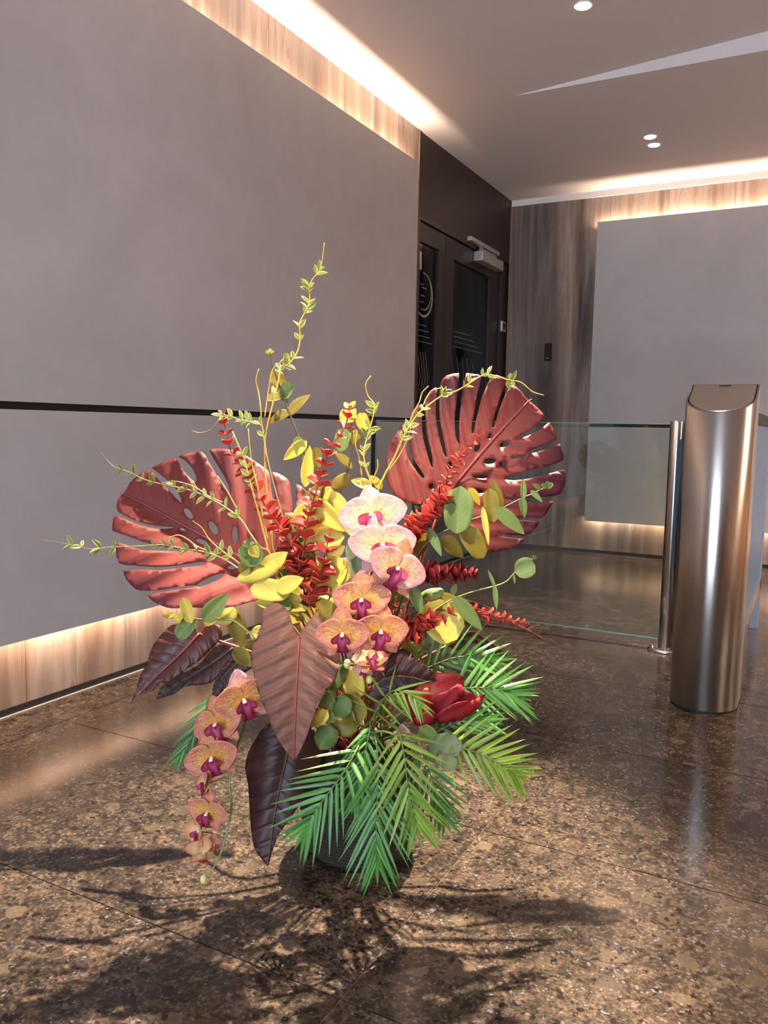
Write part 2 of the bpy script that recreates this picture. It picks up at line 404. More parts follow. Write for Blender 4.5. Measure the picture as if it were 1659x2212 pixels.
def chevrons(y0, y1, z, parent):
    bm = bmesh.new()
    for k in range(5):
        a = y0+(y1-y0)*k/6
        for s in (1, -1):
            quad(bm, (PXF, a, z), (PXF, a+.010, z), (PXF, a+.010-.05*1, z+s*.16), (PXF, a-.05, z+s*.16))
    for k in range(4): box(bm, (PXF-.001, y0, z+.22+.035*k), (PXF, y0+(y1-y0)*(.9-.12*k), z+.226+.035*k))
    link_mesh('frosted_chevrons', bm, M['frost_dim'], parent, (PXF, y0, z))
M['frost_dim'] = flat('faint_frosted_print', (.13, .135, .145), .6)
chevrons(4.74, 4.97, 1.28, dl); chevrons(5.32, 5.9, 1.30, d2)
link_mesh('door_closer', B(((LW-.02, 5.60, 2.155), (LW+.05, 6.04, 2.225)), bev=.004), M['alu'], dr, (LW, 5.8, 2.2))
link_mesh('closer_track', B(((LW-.004, 5.43, 2.262), (LW+.03, 6.0, 2.292)), bev=.003), M['alu'], dr, (LW, 5.7, 2.27))
link_mesh('closer_arm', B(((LW+.012, 5.62, 2.225), (LW+.026, 5.66, 2.262)), ((LW+.012, 5.62, 2.24), (LW+.024, 5.95, 2.252))), M['alu'], dr, (LW, 5.7, 2.25))
for y in (MEND+.048,): link_mesh('hinge', B(((LW-.012, y-.014, 1.93), (LW+.006, y+.014, 2.04)), bev=.002), M['alu'], dr, (LW, y, 2))
link_mesh('strike_box', B(((LW-.006, 6.16, 1.72), (LW+.012, 6.24, 1.80)), bev=.003), M['alu'], dr, (LW, 6.2, 1.75))
link_mesh('strike_slot', B(((LW+.012, 6.182, 1.735), (LW+.0135, 6.218, 1.785))), M['black'], dr, (LW, 6.2, 1.75))

# ------------------------------------------------------------------ card reader
t = thing('card_reader', 'small black card reader on the veined marble of the back wall', 'card reader', (-1.905, BW, 1.50))
link_mesh('housing', B(((-1.932, BW-.022, 1.497), (-1.878, BW-.0005, 1.632)), bev=.006), M['black'], t, (-1.905, BW, 1.56))
link_mesh('indicator', B(((-1.914, BW-.0235, 1.512), (-1.892, BW-.0215, 1.518))), M['frost'], t, (-1.905, BW, 1.51))

# ------------------------------------------------------------------ downlights
DLX, DLY = -1.013, 3.68
def downlight(x, y, label=None, r=.034, z=None):
    z = rise(x) if (z is None and y < FY) else (H if z is None else z)
    if label: t = thing('downlight', label, 'downlight', (x, y, z), None)
    else: t = ceiling
    bm = bmesh.new(); prof = [(r*.98, -.001), (r*1.12, -.004), (r*1.28, -.003), (r*1.30, .001)]
    lathe(bm, prof, (x, y, z), 32); b_ = link_mesh('bezel', bm, M['white'], t, (x, y, z), True)
    bm = bmesh.new(); lathe(bm, [(r*.97, -.004), (r*.97, -.001)], (x, y, z-.0015), 32); link_mesh('lens', bm, M['lamp'], b_ if not label else t, (x, y, z))
    return t
downlight(DLX, DLY, 'round lit downlight near the top edge of the photo, in the near ceiling')
downlight(-1.015, 5.32, 'upper lit downlight of the close pair in the far ceiling')
downlight(-1.018, 5.475, 'lower lit downlight of the close pair, nearer the back wall')
for xy, (nm, pw) in {(DLX, DLY): ('a', 620), (-1.015, 5.32): ('b', 50), (-1.018, 5.475): ('c', 50)}.items():
    spot('downlight_lamp', (xy[0], xy[1], H-.02), (xy[0], xy[1], 0), pw, (1, .82, .64), 50, .9, .03)
for xy, *_r in SPOTS: downlight(xy[0], xy[1])

for x, y in ((1.6, 5.4), (1.6, 3.4), (3.2, 4.6), (3.2, 2.2), (1.5, -1.4), (3.2, -.8)):  # unseen downlights, added to lift the general light on the panels
    downlight(x, y)
    spot('downlight_lamp', (x, y, H-.02 if y > FY else rise(x)-.02), (x, y, 0), 560 if y > 3 else 300, (1, .76, .55), 120, .8, .03)
# ------------------------------------------------------------------ turnstile cabinet
TX, TY, TR = -.292, 2.99, .112
tl = thing('turnstile', 'brushed steel speed gate pedestal with rounded front and sloping top', 'turnstile', (TX, TY, 0))
YB = 3.105; zf, zs = 1.018, .46
def top_z(y): return zf+(y-(TY-TR))*zs
def dshape(r, yb, n=40):
    pts = [(TX-r, yb)]+[(TX-r*math.cos(math.pi*k/n), TY-r*math.sin(math.pi*k/n)) for k in range(n+1)]+[(TX+r, yb)]
    return pts
bm = bmesh.new()
o1 = dshape(TR, YB)
lo = [bm.verts.new((x, y, .008)) for x, y in o1]; hi = [bm.verts.new((x, y, top_z(y))) for x, y in o1]
for k in range(len(o1)): bm.faces.new((lo[k], lo[(k+1) % len(o1)], hi[(k+1) % len(o1)], hi[k]))
bm.faces.new(lo[::-1])
inn = [bm.verts.new((TX+(x-TX)*.945, min(TY+(y-TY)*.945, YB), top_z(TY+(y-TY)*.945))) for x, y in o1]
for k in range(len(o1)): bm.faces.new((hi[k], hi[(k+1) % len(o1)], inn[(k+1) % len(o1)], inn[k]))
inn2 = [bm.verts.new(v.co-Vector((0, 0, .014))) for v in inn]
for k in range(len(o1)): bm.faces.new((inn[k], inn[(k+1) % len(o1)], inn2[(k+1) % len(o1)], inn2[k])).material_index = 1
bm.faces.new(inn2).material_index = 1
bmesh.ops.recalc_face_normals(bm, faces=bm.faces)
me_o = link_mesh('pedestal', bm, [M['steel_round'], M['black']], tl, (TX, TY, 0))
for p in me_o.data.polygons: p.use_smooth = abs(p.normal.z) < .2 and p.area < .02
bm = bmesh.new()
cp = [(TX+(x-TX)*.905, min(TY+(y-TY)*.905, YB-.002)) for x, y in o1]
a = [bm.verts.new((x, y, top_z(y)-.012)) for x, y in cp]; b = [bm.verts.new((x, y, top_z(y)+.002)) for x, y in cp]
for k in range(len(cp)): bm.faces.new((a[k], a[(k+1) % len(cp)], b[(k+1) % len(cp)], b[k]))
bm.faces.new(b); bm.faces.new(a[::-1]); bmesh.ops.recalc_face_normals(bm, faces=bm.faces)
cap = link_mesh('cap', bm, M['steel_cap'] if 'steel_cap' in M else M['steel_dark'], tl, (TX, TY, 1))
bm = bmesh.new()
for k in range(7):       # small dark etched maker's mark, too small in the photo to read
    y = YB-.022; box(bm, (TX-.018+k*.0056, y, top_z(y)+.0015), (TX-.018+k*.0056+.0042, y+.008, top_z(y)+.0064))
link_mesh('etched_mark', bm, M['black'], tl, (TX, YB, 1.1))
link_mesh('plinth', (lambda bm: lathe(bm, [(TR-.006, 0), (TR-.006, .01)], (TX, TY, 0)))(bmesh.new()), M['black'], tl, (TX, TY, 0))
CX0, CX1, CY1 = TX-.100, TX+.100, 4.36
link_mesh('lower_beam', B(((CX1-.03, YB, .19), (CX1, CY1, .25)), ((CX0, YB, .19), (CX0+.03, CY1, .25)), bev=.002), M['steel'], tl, (TX, 3.7, .2))
link_mesh('top_rail', B(((CX0, YB-.001, .985), (CX1, CY1, 1.03)), bev=.003), M['black'], tl, (TX, 3.7, 1))
link_mesh('end_post', B(((CX1-.04, CY1-.06, 0), (CX1, CY1, 1.0)), ((CX0, CY1-.06, 0), (CX0+.04, CY1, 1.0)), bev=.002), M['steel_post'], tl, (TX, CY1, 0))
link_mesh('inner_post', B(((CX1-.03, YB, .02), (CX1-.002, YB+.05, 1.0)), ((CX0+.002, YB, .02), (CX0+.03, YB+.05, 1.0)), bev=.002), M['steel_dark'], tl, (TX, YB, 0))
def mat_skyglass():
    t = NT('blue_glass_sky_reflection'); t.color(srgb(78, 108, 146)); t.set(rough=.42, spec=.35); return t.m  # blue base colour holds the glass tint and a painted sky reflection
M['skyglass'] = mat_skyglass()
link_mesh('side_glass', B(((CX1-.016, YB+.052, .25), (CX1-.006, CY1-.061, .985))), M['skyglass'], tl, (TX, 3.7, .6))
link_mesh('side_glass', B(((CX0+.006, YB+.052, .25), (CX0+.016, CY1-.061, .985))), M['skyglass'], tl, (TX, 3.7, .6))

# ------------------------------------------------------------------ glass barrier
GX0, GX1, GY = -1.985, -.553, 3.655
gb = thing('glass_barrier', 'clear glass barrier panel between slim steel post and left wall', 'glass barrier', ((GX0+GX1)/2, GY, 0))
link_mesh('glass_pane', B(((GX0+.004, GY-.005, .050), (GX1, GY+.005, .985))), M['glass'], gb, (-1.2, GY, .5))
link_mesh('pane_edge', B(((GX0+.004, GY-.005, .0475), (GX1, GY+.005, .0500)), ((GX0+.004, GY-.005, .985), (GX1, GY+.005, .9865))), M['glass_edge'], gb, (-1.2, GY, .1))
link_mesh('side_edge', B(((GX0+.001, GY-.005, .048), (GX0+.004, GY+.005, .986))), M['pale_edge'], gb, (GX0, GY, .5))
bm = bmesh.new(); lathe(bm, [(.031, .012), (.031, .994), (.029, .998)], (-.523, GY, 0), 32)
post = link_mesh('post', bm, M['steel_round'], gb, (-.523, GY, 0), True)
bm = bmesh.new(); lathe(bm, [(.075, 0), (.075, .008), (.070, .012)], (-.523, GY, 0), 40); link_mesh('base_flange', bm, M['steel'], gb, (-.523, GY, 0), True)
for a in range(4):
    bm = bmesh.new(); bc = (-.523+.055*math.cos(a*1.571-1.2), GY+.055*math.sin(a*1.571-1.2), 0)
    lathe(bm, [(.008, .012), (.008, .022), (.005, .026)], bc, 12); link_mesh('bolt', bm, M['steel'], gb, bc)
link_mesh('post_channel', B(((-.49, GY-.004, .03), (-.466, GY+.03, .985)), bev=.002), M['steel_dark'], gb, (-.48, GY, 0))
link_mesh('wall_post', B(((GX0-.022, GY-.012, 0), (GX0+.001, GY+.012, .99)), bev=.002), M['black'], gb, (GX0, GY, 0))

# ================================================================== the flower arrangement
def at(px, py, d):
    """world point on the sight line of photo pixel (px, py), d metres along the view axis"""
    return EYE + (VF + VR*((px-829.5)/FPX) - VU*((py-1106)/FPX))*d
BACK = -VF
POT = Vector((-.858, 1.528, 0))
ROOT = POT + Vector((0, 0, .235))

# ---------------------------------------------------------------- plant materials
def dk(c, k): return tuple(x*k for x in c)
def leaf_mat(name, c0, c1, rough=.45, tr=.22, trc=None, spec=.35, vein=None, edge=None, nscale=3.0, K=.62):
    c0, c1 = dk(c0, K), dk(c1, K); trc = dk(trc or c1, .8); vein = vein and dk(vein, K); edge = edge and dk(edge, K)
    t = NT(name); oi = t.add('ShaderNodeObjectInfo'); uv = t.add('ShaderNodeUVMap')
    n, _ = t.noise(t.objc(), nscale*10, 3, .55)
    f = t.math('ADD', t.math('MULTIPLY', n, .7), t.math('MULTIPLY', oi.outputs['Random'], .6)); f = t.math('SUBTRACT', f, .15, clamp=True)
    c = t.mix(f, c0, c1)
    sp = t.add('ShaderNodeSeparateXYZ'); t.l(uv.outputs[0], sp.inputs[0])
    au = t.math('ABSOLUTE', t.math('SUBTRACT', sp.outputs[0], .5))
    if edge:   # pale margin
        e = t.math('GREATER_THAN', au, .33); c = t.mix(e, c, edge)
    if vein:
        m = t.math('LESS_THAN', au, .025); c = t.mix(t.math('MULTIPLY', m, .7), c, vein)
        w_ = t.math('SUBTRACT', sp.outputs[1], t.math('MULTIPLY', au, .7))
        ph = t.math('ABSOLUTE', t.math('SUBTRACT', t.math('FRACT', t.math('MULTIPLY', w_, 7)), .5))
        t.bump(t.math('MINIMUM', t.math('MULTIPLY', ph, 8), 1.0), .25, .002)
    t.color(c); t.set(rough=rough, spec=spec); t.translucent(trc or c1, tr); return t.m
M['euc_yellow'] = leaf_mat('yellow_eucalyptus', srgb(196, 176, 66), srgb(222, 204, 98), .5, .25, srgb(230, 205, 80), vein=srgb(206, 190, 100), K=.85)
M['euc_green'] = leaf_mat('green_eucalyptus', srgb(112, 140, 76), srgb(150, 168, 92), .5, .2, srgb(150, 170, 70), vein=srgb(140, 160, 100))
M['euc_olive'] = leaf_mat('olive_eucalyptus', srgb(136, 122, 44), srgb(170, 150, 58), .5, .25, srgb(170, 150, 40), vein=srgb(150, 140, 70))
M['euc_grey'] = leaf_mat('grey_green_eucalyptus', srgb(120, 138, 98), srgb(150, 162, 114), .5, .2, srgb(140, 155, 90), vein=srgb(140, 150, 110))
M['red'] = leaf_mat('red_leaf', srgb(176, 46, 42), srgb(210, 84, 66), .4, .18, srgb(230, 60, 40), vein=srgb(220, 110, 90), K=.75)
M['maroon'] = leaf_mat('maroon_leaf', srgb(104, 26, 30), srgb(146, 40, 42), .42, .15, srgb(150, 30, 30), vein=srgb(150, 70, 66))
M['vine_leaf'] = leaf_mat('variegated_vine_leaf', srgb(118, 148, 62), srgb(160, 178, 80), .45, .2, srgb(170, 190, 80), edge=srgb(226, 222, 140))
M['palm'] = leaf_mat('palm_leaflet', srgb(58, 122, 52), srgb(104, 168, 78), .36, .18, srgb(110, 180, 60), spec=.5, vein=srgb(130, 180, 100), K=.72)
M['palm_light'] = leaf_mat('yellow_green_palm_leaflet', srgb(112, 158, 58), srgb(158, 186, 74), .36, .2, srgb(160, 190, 60), spec=.5, vein=srgb(170, 195, 100), K=.75)
M['palm_stem'] = flat('palm_rachis', srgb(84, 112, 54), .5)
M['twig'] = flat('golden_twig', srgb(188, 148, 62), .55)
M['twig_tan'] = flat('tan_twig', srgb(150, 132, 84), .6)
M['stem_green'] = flat('green_stem', srgb(112, 126, 66), .5)
M['stem_dark'] = flat('dark_stem', srgb(66, 58, 40), .6)
M['stem_red'] = flat('red_stem', srgb(110, 34, 32), .55)
M['petiole'] = flat('red_petiole', srgb(140, 58, 58), .5)
M['bud'] = flat('pale_bud', srgb(206, 196, 128), .5)

def big_leaf_mat(name, c0, c1, veinc, nveins, ang, tr=.1, rough=.4, bs=.35, dark=None):
    """uv.x: signed distance from the midrib (.5 = midrib), uv.y: along the midrib, same unit"""
    K = .52; c0, c1, veinc = dk(c0, K), dk(c1, K), dk(veinc, K); dark = dark and dk(dark, K)
    t = NT(name); uv = t.add('ShaderNodeUVMap'); sp = t.add('ShaderNodeSeparateXYZ'); t.l(uv.outputs[0], sp.inputs[0])
    au = t.math('ABSOLUTE', t.math('SUBTRACT', sp.outputs[0], .5))
    w_ = t.math('SUBTRACT', sp.outputs[1], t.math('MULTIPLY', au, ang))
    ph = t.math('ABSOLUTE', t.math('SUBTRACT', t.math('FRACT', t.math('MULTIPLY', w_, nveins)), .5))
    line = t.math('LESS_THAN', ph, .035)
    n, _ = t.noise(t.objc(), 16, 4, .6)
    c = t.mix(n, c0, c1)
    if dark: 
        e = t.math('MULTIPLY', t.math('SUBTRACT', t.math('ADD', au, t.math('MULTIPLY', sp.outputs[1], .22)), .36), 3.2, clamp=True); c = t.mix(e, c, dark)  # purple margin, plus light falloff toward the tip put into the colour
    c = t.mix(t.math('MULTIPLY', line, .45), c, veinc)
    c = t.mix(t.math('MULTIPLY', t.math('LESS_THAN', au, .008), .8), c, veinc)
    t.color(c); t.set(rough=rough, spec=.22)
    n2, _ = t.noise(t.objc((1, 1, 1)), 300, 2)
    t.bump(t.math('ADD', t.math('MINIMUM', t.math('MULTIPLY', ph, 6), 1.0), t.math('MULTIPLY', n2, .15)), bs, .004)
    t.translucent(c1, tr); return t.m
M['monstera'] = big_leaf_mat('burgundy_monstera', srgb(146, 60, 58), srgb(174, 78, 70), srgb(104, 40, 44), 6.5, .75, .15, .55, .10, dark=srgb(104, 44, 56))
M['taro'] = big_leaf_mat('bronze_taro', srgb(142, 98, 86), srgb(162, 116, 100), srgb(112, 58, 50), 7.2, .55, .06, .5, .1)
M['taro_dark'] = big_leaf_mat('dark_purple_taro', srgb(66, 36, 36), srgb(86, 50, 48), srgb(104, 58, 54), 8, .55, .05, .42, .25)
M['taro_brown'] = big_leaf_mat('red_brown_taro', srgb(88, 46, 42), srgb(112, 62, 54), srgb(160, 98, 84), 8, .55, .06, .38, .25)
def velvet(name, c0, c1):
    t = NT(name); n, _ = t.noise(t.objc(), 30, 3); c0, c1 = dk(c0, .4), dk(c1, .4); t.color(t.mix(n, c0, c1)); t.set(rough=.55, spec=.3)
    t.translucent(c1, .08); return t.m
M['crimson'] = velvet('crimson_bract', srgb(138, 10, 26), srgb(186, 20, 40))

def petal_mat(name, inner, mid, outer, line, linew=.5):
    K = .84; inner, mid, outer, line = dk(inner, K), dk(mid, K), dk(outer, K), dk(line, K*.7)
    t = NT(name); uv = t.add('ShaderNodeUVMap'); sp = t.add('ShaderNodeSeparateXYZ'); t.l(uv.outputs[0], sp.inputs[0])
    u = t.math('SUBTRACT', sp.outputs[0], .5); v = sp.outputs[1]
    n, _ = t.noise(t.objc(), 42, 3, .6)
    rad = t.math('SQRT', t.math('ADD', t.math('MULTIPLY', t.math('MULTIPLY', u, u), 3.2), t.math('MULTIPLY', v, v)))
    rr = t.math('ADD', rad, t.math('MULTIPLY', t.math('SUBTRACT', n, .5), .35))
    c = t.ramp(rr, [(.06, inner), (.45, mid), (1.0, outer)])
    an = t.math('DIVIDE', u, t.math('ADD', v, .22))
    cm = t.add('ShaderNodeCombineXYZ'); t.l(t.math('MULTIPLY', an, 17), cm.inputs[0]); t.l(t.math('MULTIPLY', v, 3.2), cm.inputs[1]); t.l(t.math('MULTIPLY', t.add('ShaderNodeObjectInfo').outputs['Random'], 9), cm.inputs[2])
    k, _ = t.noise(cm.outputs[0], 1.0, 4, .62, .5)
    ln = t.math('LESS_THAN', t.math('ABSOLUTE', t.math('SUBTRACT', k, .5)), .026)
    k2, _ = t.noise(cm.outputs[0], 2.3, 2, .5, .3)
    ln2 = t.math('LESS_THAN', t.math('ABSOLUTE', t.math('SUBTRACT', k2, .5)), .03)
    ln = t.math('MAXIMUM', ln, t.math('MULTIPLY', ln2, t.math('GREATER_THAN', rad, .25)))
    ledge = t.math('LESS_THAN', t.math('ABSOLUTE', u), .47)
    c = t.mix(t.math('MULTIPLY', t.math('MULTIPLY', ln, linew), ledge), c, line)
    t.color(c); t.set(rough=.5, spec=.25); t.translucent(mid, .22); return t.m
M['petal_pink'] = petal_mat('pink_yellow_orchid_petal', srgb(248, 206, 80), srgb(248, 222, 160), srgb(236, 176, 180), srgb(170, 60, 120), .85)
M['petal_orange'] = petal_mat('orange_orchid_petal', srgb(248, 176, 50), srgb(240, 188, 100), srgb(232, 150, 130), srgb(150, 44, 70), .85)
M['petal_cream'] = petal_mat('cream_orchid_petal', srgb(240, 220, 170), srgb(240, 204, 146), srgb(226, 150, 110), srgb(210, 140, 110), .3)
M['lip'] = petal_mat('magenta_orchid_lip', srgb(150, 4, 58), srgb(206, 96, 140), srgb(140, 4, 56), srgb(96, 2, 44), .5)
M['column'] = flat('white_orchid_column', srgb(244, 238, 226), .45)

# ---------------------------------------------------------------- generic leaf mesh: y 0..1 along, x -1..1 across
def leaf_mesh(name, prof, nv=8, nu=3, cup=0.0, bend=0.0, fold=0.0, wave=0.0, twist=0.0, thick=.012, tipcurl=0.0):
    me = bpy.data.meshes.new(name); bm = bmesh.new(); uvl = bm.loops.layers.uv.new('UVMap'); uvd = {}
    def layer(dz):
        rows = []
        for j in range(nv+1):
            v = j/nv; hw = max(prof(v), .0); row = []
            for i in range(-nu, nu+1):
                u = i/nu; x = u*hw
                z = cup*(u*u)*hw + fold*abs(u)*hw + bend*(v*v) + wave*math.sin(v*9+u*2)*abs(u)*hw + tipcurl*max(0, v-.6)**2
                a = twist*v; X, Z = x*math.cos(a)-z*math.sin(a)*0, z + x*math.sin(a)
                vt = bm.verts.new((X, v, Z+dz)); uvd[vt] = (.5+.5*u, v); row.append(vt)
            rows.append(row)
        return rows
    a = layer(0); b = layer(-thick); n = 2*nu
    for j in range(nv):
        for i in range(n):
            bm.faces.new((a[j][i], a[j][i+1], a[j+1][i+1], a[j+1][i])); bm.faces.new((b[j][i], b[j+1][i], b[j+1][i+1], b[j][i+1]))
        bm.faces.new((a[j][0], a[j+1][0], b[j+1][0], b[j][0])); bm.faces.new((a[j][n], b[j][n], b[j+1][n], a[j+1][n]))
    for f in bm.faces:
        f.smooth = True
        for l in f.loops: l[uvl].uv = uvd[l.vert]
    bmesh.ops.remove_doubles(bm, verts=bm.verts, dist=1e-5)
    bm.to_mesh(me); bm.free(); return me
_mc = {}
def with_mat(me, mk):
    k = (me.name, mk)
    if k not in _mc:
        m2 = me.copy(); m2.materials.clear(); m2.materials.append(M[mk]); _mc[k] = m2
    return _mc[k]
p_round = lambda v: .5*math.sqrt(max(0, 1-(2*v-1)**2))**.8 if 0 < v < 1 else (.06 if v <= 0 else .01)
p_ovate = lambda v: .5*(math.sin(math.pi*min(1, v**.72)))**.75 if 0 < v < 1 else (.05 if v <= 0 else .005)
p_heart = lambda v: .5*(math.sin(math.pi*min(1, (v*.93+.07)**.6)))**.7 if v < 1 else .005
p_lance = lambda v: .5*(math.sin(math.pi*min(1, (v*.96+.02)**.85)))**.9
p_needle = lambda v: .5*min(1, (v*9+.25))*(1-v**2.2) + .01
EUC = [leaf_mesh('euc_leaf_a', p_ovate, 9, 3, .35, -.10), leaf_mesh('euc_leaf_b', p_round, 9, 3, .5, .12), leaf_mesh('euc_leaf_c', p_ovate, 9, 3, 0, -.25, .7),
       leaf_mesh('euc_leaf_d', p_round, 9, 3, -.4, .1, 0, .25), leaf_mesh('euc_leaf_e', p_ovate, 9, 3, .2, .25, 0, .3), leaf_mesh('euc_leaf_f', p_round, 9, 3, 0, -.1, .45, .1)]
REDL = [leaf_mesh('red_leaf_a', p_round, 7, 3, .7, .12, thick=.03), leaf_mesh('red_leaf_b', p_round, 7, 3, .9, -.12, thick=.03), leaf_mesh('red_leaf_c', p_round, 7, 3, .3, .2, .4, thick=.03)]
VINEL = [leaf_mesh('vine_leaf_a', p_lance, 6, 2, .4, .15, .3, thick=.03), leaf_mesh('vine_leaf_b', p_lance, 6, 2, .3, -.25, .3, thick=.03), leaf_mesh('vine_leaf_c', p_ovate, 6, 2, .3, .3, .3, thick=.03)]
PALML = [leaf_mesh('palm_leaflet_%d' % i, p_needle, 7, 1, 0, b, .55, thick=.02, twist=tw) for i, (b, tw) in enumerate(((-.10, 0), (-.22, .3), (.06, -.3), (-.16, .15)))]

def put(parent, me, mk, Bp, Tp, width, n=None, roll=0.0, name='leaf'):
    """a leaf from Bp to Tp, width in metres, its face turned to n and rolled about its axis"""
    y = Tp-Bp; L = y.length; y = y/L
    n = Vector(n) if n is not None else BACK
    x = y.cross(n)
    if x.length < 1e-3: x = y.orthogonal()
    x.normalize(); z = x.cross(y)
    if roll:
        q = Matrix.Rotation(roll, 3, y); x = q @ x; z = q @ z
    s = min(L, width)*.9
    m = Matrix(((x.x*width, y.x*L, z.x*s), (x.y*width, y.y*L, z.y*s), (x.z*width, y.z*L, z.z*s))).to_4x4(); m.translation = Bp
    return link(name, with_mat(me, mk), parent, None, m)
def stem_obj(parent, name, pts, r0, r1, mat, seg=7, n=5):
    c = catmull(pts, n); k = len(c)
    bm = bmesh.new(); tube(bm, c, [r0+(r1-r0)*i/(k-1) for i in range(k)], seg)
    return link_mesh(name, bm, mat, parent, c[0], True)
def down(pts3, jitter=.05, sag=.5):
    """continue a stem from its lowest point into the planter"""
    rj = ROOT+Vector((random.uniform(-1, 1)*jitter, random.uniform(-1, 1)*jitter, -.02))
    a = pts3[-1]; mid = a.lerp(rj, .5)+Vector((0, 0, .02)); return pts3+[mid, rj]

# ---------------------------------------------------------------- traced big leaf
def inside(p, poly):
    x, y = p; c = False; j = len(poly)-1
    for i in range(len(poly)):
        xi, yi = poly[i]; xj, yj = poly[j]
        if (yi > y) != (yj > y) and x < (xj-xi)*(y-yi)/(yj-yi)+xi: c = not c
        j = i
    return c
def smooth_poly(poly, n=2, keep=0.55):
    out = []; m = len(poly)
    P_ = [Vector((*p, 0)) for p in poly]
    for i in range(m):
        a, b, c, d = P_[i-1], P_[i], P_[(i+1) % m], P_[(i+2) % m]
        e1 = (b-a).normalized(); e2 = (c-b).normalized(); e3 = (d-c).normalized()
        sb, sc_ = e1.dot(e2) < keep-.5, e2.dot(e3) < keep-.5
        ta = (c-b) if sb else (c-a)*.5; tb = (c-b) if sc_ else (d-b)*.5
        for k in range(n):
            t = k/n; h = (2*t**3-3*t*t+1)*b+(t**3-2*t*t+t)*ta+(-2*t**3+3*t*t)*c+(t**3-t*t)*tb
            out.append((h.x, h.y))
    return out
def blade(parent, name, outline, depth, mk, midrib, holes=(), step=9, thick=.0012, relief=None, smooth=2):
    """a leaf blade with its own curved surface: depth(px, py) -> metres; midrib pixel polyline base -> tip"""
    ol = smooth_poly(outline, smooth) if smooth > 1 else outline
    hl = [smooth_poly(h, smooth) for h in holes]
    pts = list(ol); edges = [(i, (i+1) % len(ol)) for i in range(len(ol))]
    for h in hl:
        b = len(pts); pts += h; edges += [(b+i, b+(i+1) % len(h)) for i in range(len(h))]
    xs_, ys_ = [p[0] for p in ol], [p[1] for p in ol]
    nb = list(pts); y = min(ys_); row = 0
    while y < max(ys_):
        x = min(xs_)+(step/2 if row % 2 else 0)
        while x < max(xs_):
            q = (x+random.uniform(-1, 1)*step*.12, y)
            if inside(q, ol) and not any(inside(q, h) for h in hl) and min((q[0]-b[0])**2+(q[1]-b[1])**2 for b in nb) > (step*.5)**2: pts.append(q)
            x += step
        y += step*.87; row += 1
    V, E_, F_, *_ = geometry.delaunay_2d_cdt([Vector(p) for p in pts], edges, [], 0, 1e-4)
    mr = [Vector(p) for p in midrib]; seglen = [(b-a).length for a, b in zip(mr, mr[1:])]; tot = sum(seglen)
    def coords(p):
        p = Vector(p); best = None; acc = 0
        for a, b, L in zip(mr, mr[1:], seglen):
            d = (b-a)/L; s = (p-a).dot(d); sc_ = min(L, max(0, s))
            if a is mr[0] and s < 0: sc_ = s
            if b is mr[-1] and s > L: sc_ = s
            q = a+d*sc_; dist = (p-q).length; side = d.x*(p-a).y-d.y*(p-a).x
            if best is None or dist < best[0]: best = (dist, (acc+sc_)/tot, dist/tot*(1 if side > 0 else -1))
            acc += L
        return best[1], best[2]
    bm = bmesh.new(); uvl = bm.loops.layers.uv.new('UVMap'); vs, uvs = [], []
    for p in V:
        s, t = coords(p); d = depth(p.x, p.y)
        if relief: d += relief(s, t)
        vs.append(bm.verts.new(at(p.x, p.y, d))); uvs.append((.5+t, s))
    idx = {v: i for i, v in enumerate(vs)}
    for f in F_:
        c = sum((V[i] for i in f), Vector((0, 0)))/3
        if not inside(c, ol) or any(inside(c, h) for h in hl): continue
        try: fc = bm.faces.new([vs[i] for i in f])
        except ValueError: continue
        fc.smooth = True
        for l in fc.loops: l[uvl].uv = uvs[idx[l.vert]]
    for v in [v for v in bm.verts if not v.link_faces]: bm.verts.remove(v)
    bmesh.ops.recalc_face_normals(bm, faces=bm.faces)
    loc = at(*midrib[0], depth(*midrib[0]))
    o = link_mesh(name, bm, M[mk], parent, loc)
    for p in o.data.polygons: p.use_smooth = True
    md = o.modifiers.new('thickness', 'SOLIDIFY'); md.thickness = thick; md.offset = 0
    return o
def rib(parent, pts, depth, r0, r1, mat, lift=.002, name='midrib'):
    p3 = [at(x, y, depth(x, y)-lift) for x, y in pts]
    return stem_obj(parent, name, p3, r0, r1, mat, 6, 4)

# ---------------------------------------------------------------- planter
def pot_mat():
    t = NT('woven_dark_planter'); o = t.objc((1, 1, 1)); n, _ = t.noise(o, 60, 4, .6)
    t.color(t.mix(n, srgb(26, 22, 20), srgb(56, 48, 43))); t.set(rough=.75, spec=.2); t.bump(n, .4, .004); return t.m
M['pot'] = pot_mat()
pt_ = thing('planter', 'round dark woven planter on the granite holding the whole arrangement', 'planter', POT)
bm = bmesh.new(); prof = [(.098, 0), (.106, .006)]
for k in range(30):
    z = .012+k*.0085; r = .108+.024*math.sin(math.pi*min(1, (z/.27)*.95))
    prof += [(r, z), (r+.0022, z+.003), (r+.0022, z+.0055), (r, z+.0075)]
prof += [(.112, .27), (.104, .27), (.102, .235)]
seg = 96; rings = []
for r, z in prof:
    rings.append([bm.verts.new(POT+Vector(((r+(.0008 if (k//2) % 2 else -.0008))*math.cos(2*math.pi*k/seg), (r+(.0008 if (k//2) % 2 else -.0008))*math.sin(2*math.pi*k/seg), z))) for k in range(seg)])
for a, b in zip(rings, rings[1:]):
    for k in range(seg): bm.faces.new((a[k], a[(k+1) % seg], b[(k+1) % seg], b[k]))
bm.faces.new(rings[0][::-1]); bm.faces.new(rings[-1])
link_mesh('body', bm, M['pot'], pt_, POT, True)
bm = bmesh.new(); bmesh.ops.create_icosphere(bm, subdivisions=4, radius=1)
for v in bm.verts:
    v.co = Vector((v.co.x*.10, v.co.y*.10, max(v.co.z, -.2)*.055+.235))*1.0 + POT + Vector((random.uniform(-1, 1), random.uniform(-1, 1), random.uniform(-1, 1)))*.004
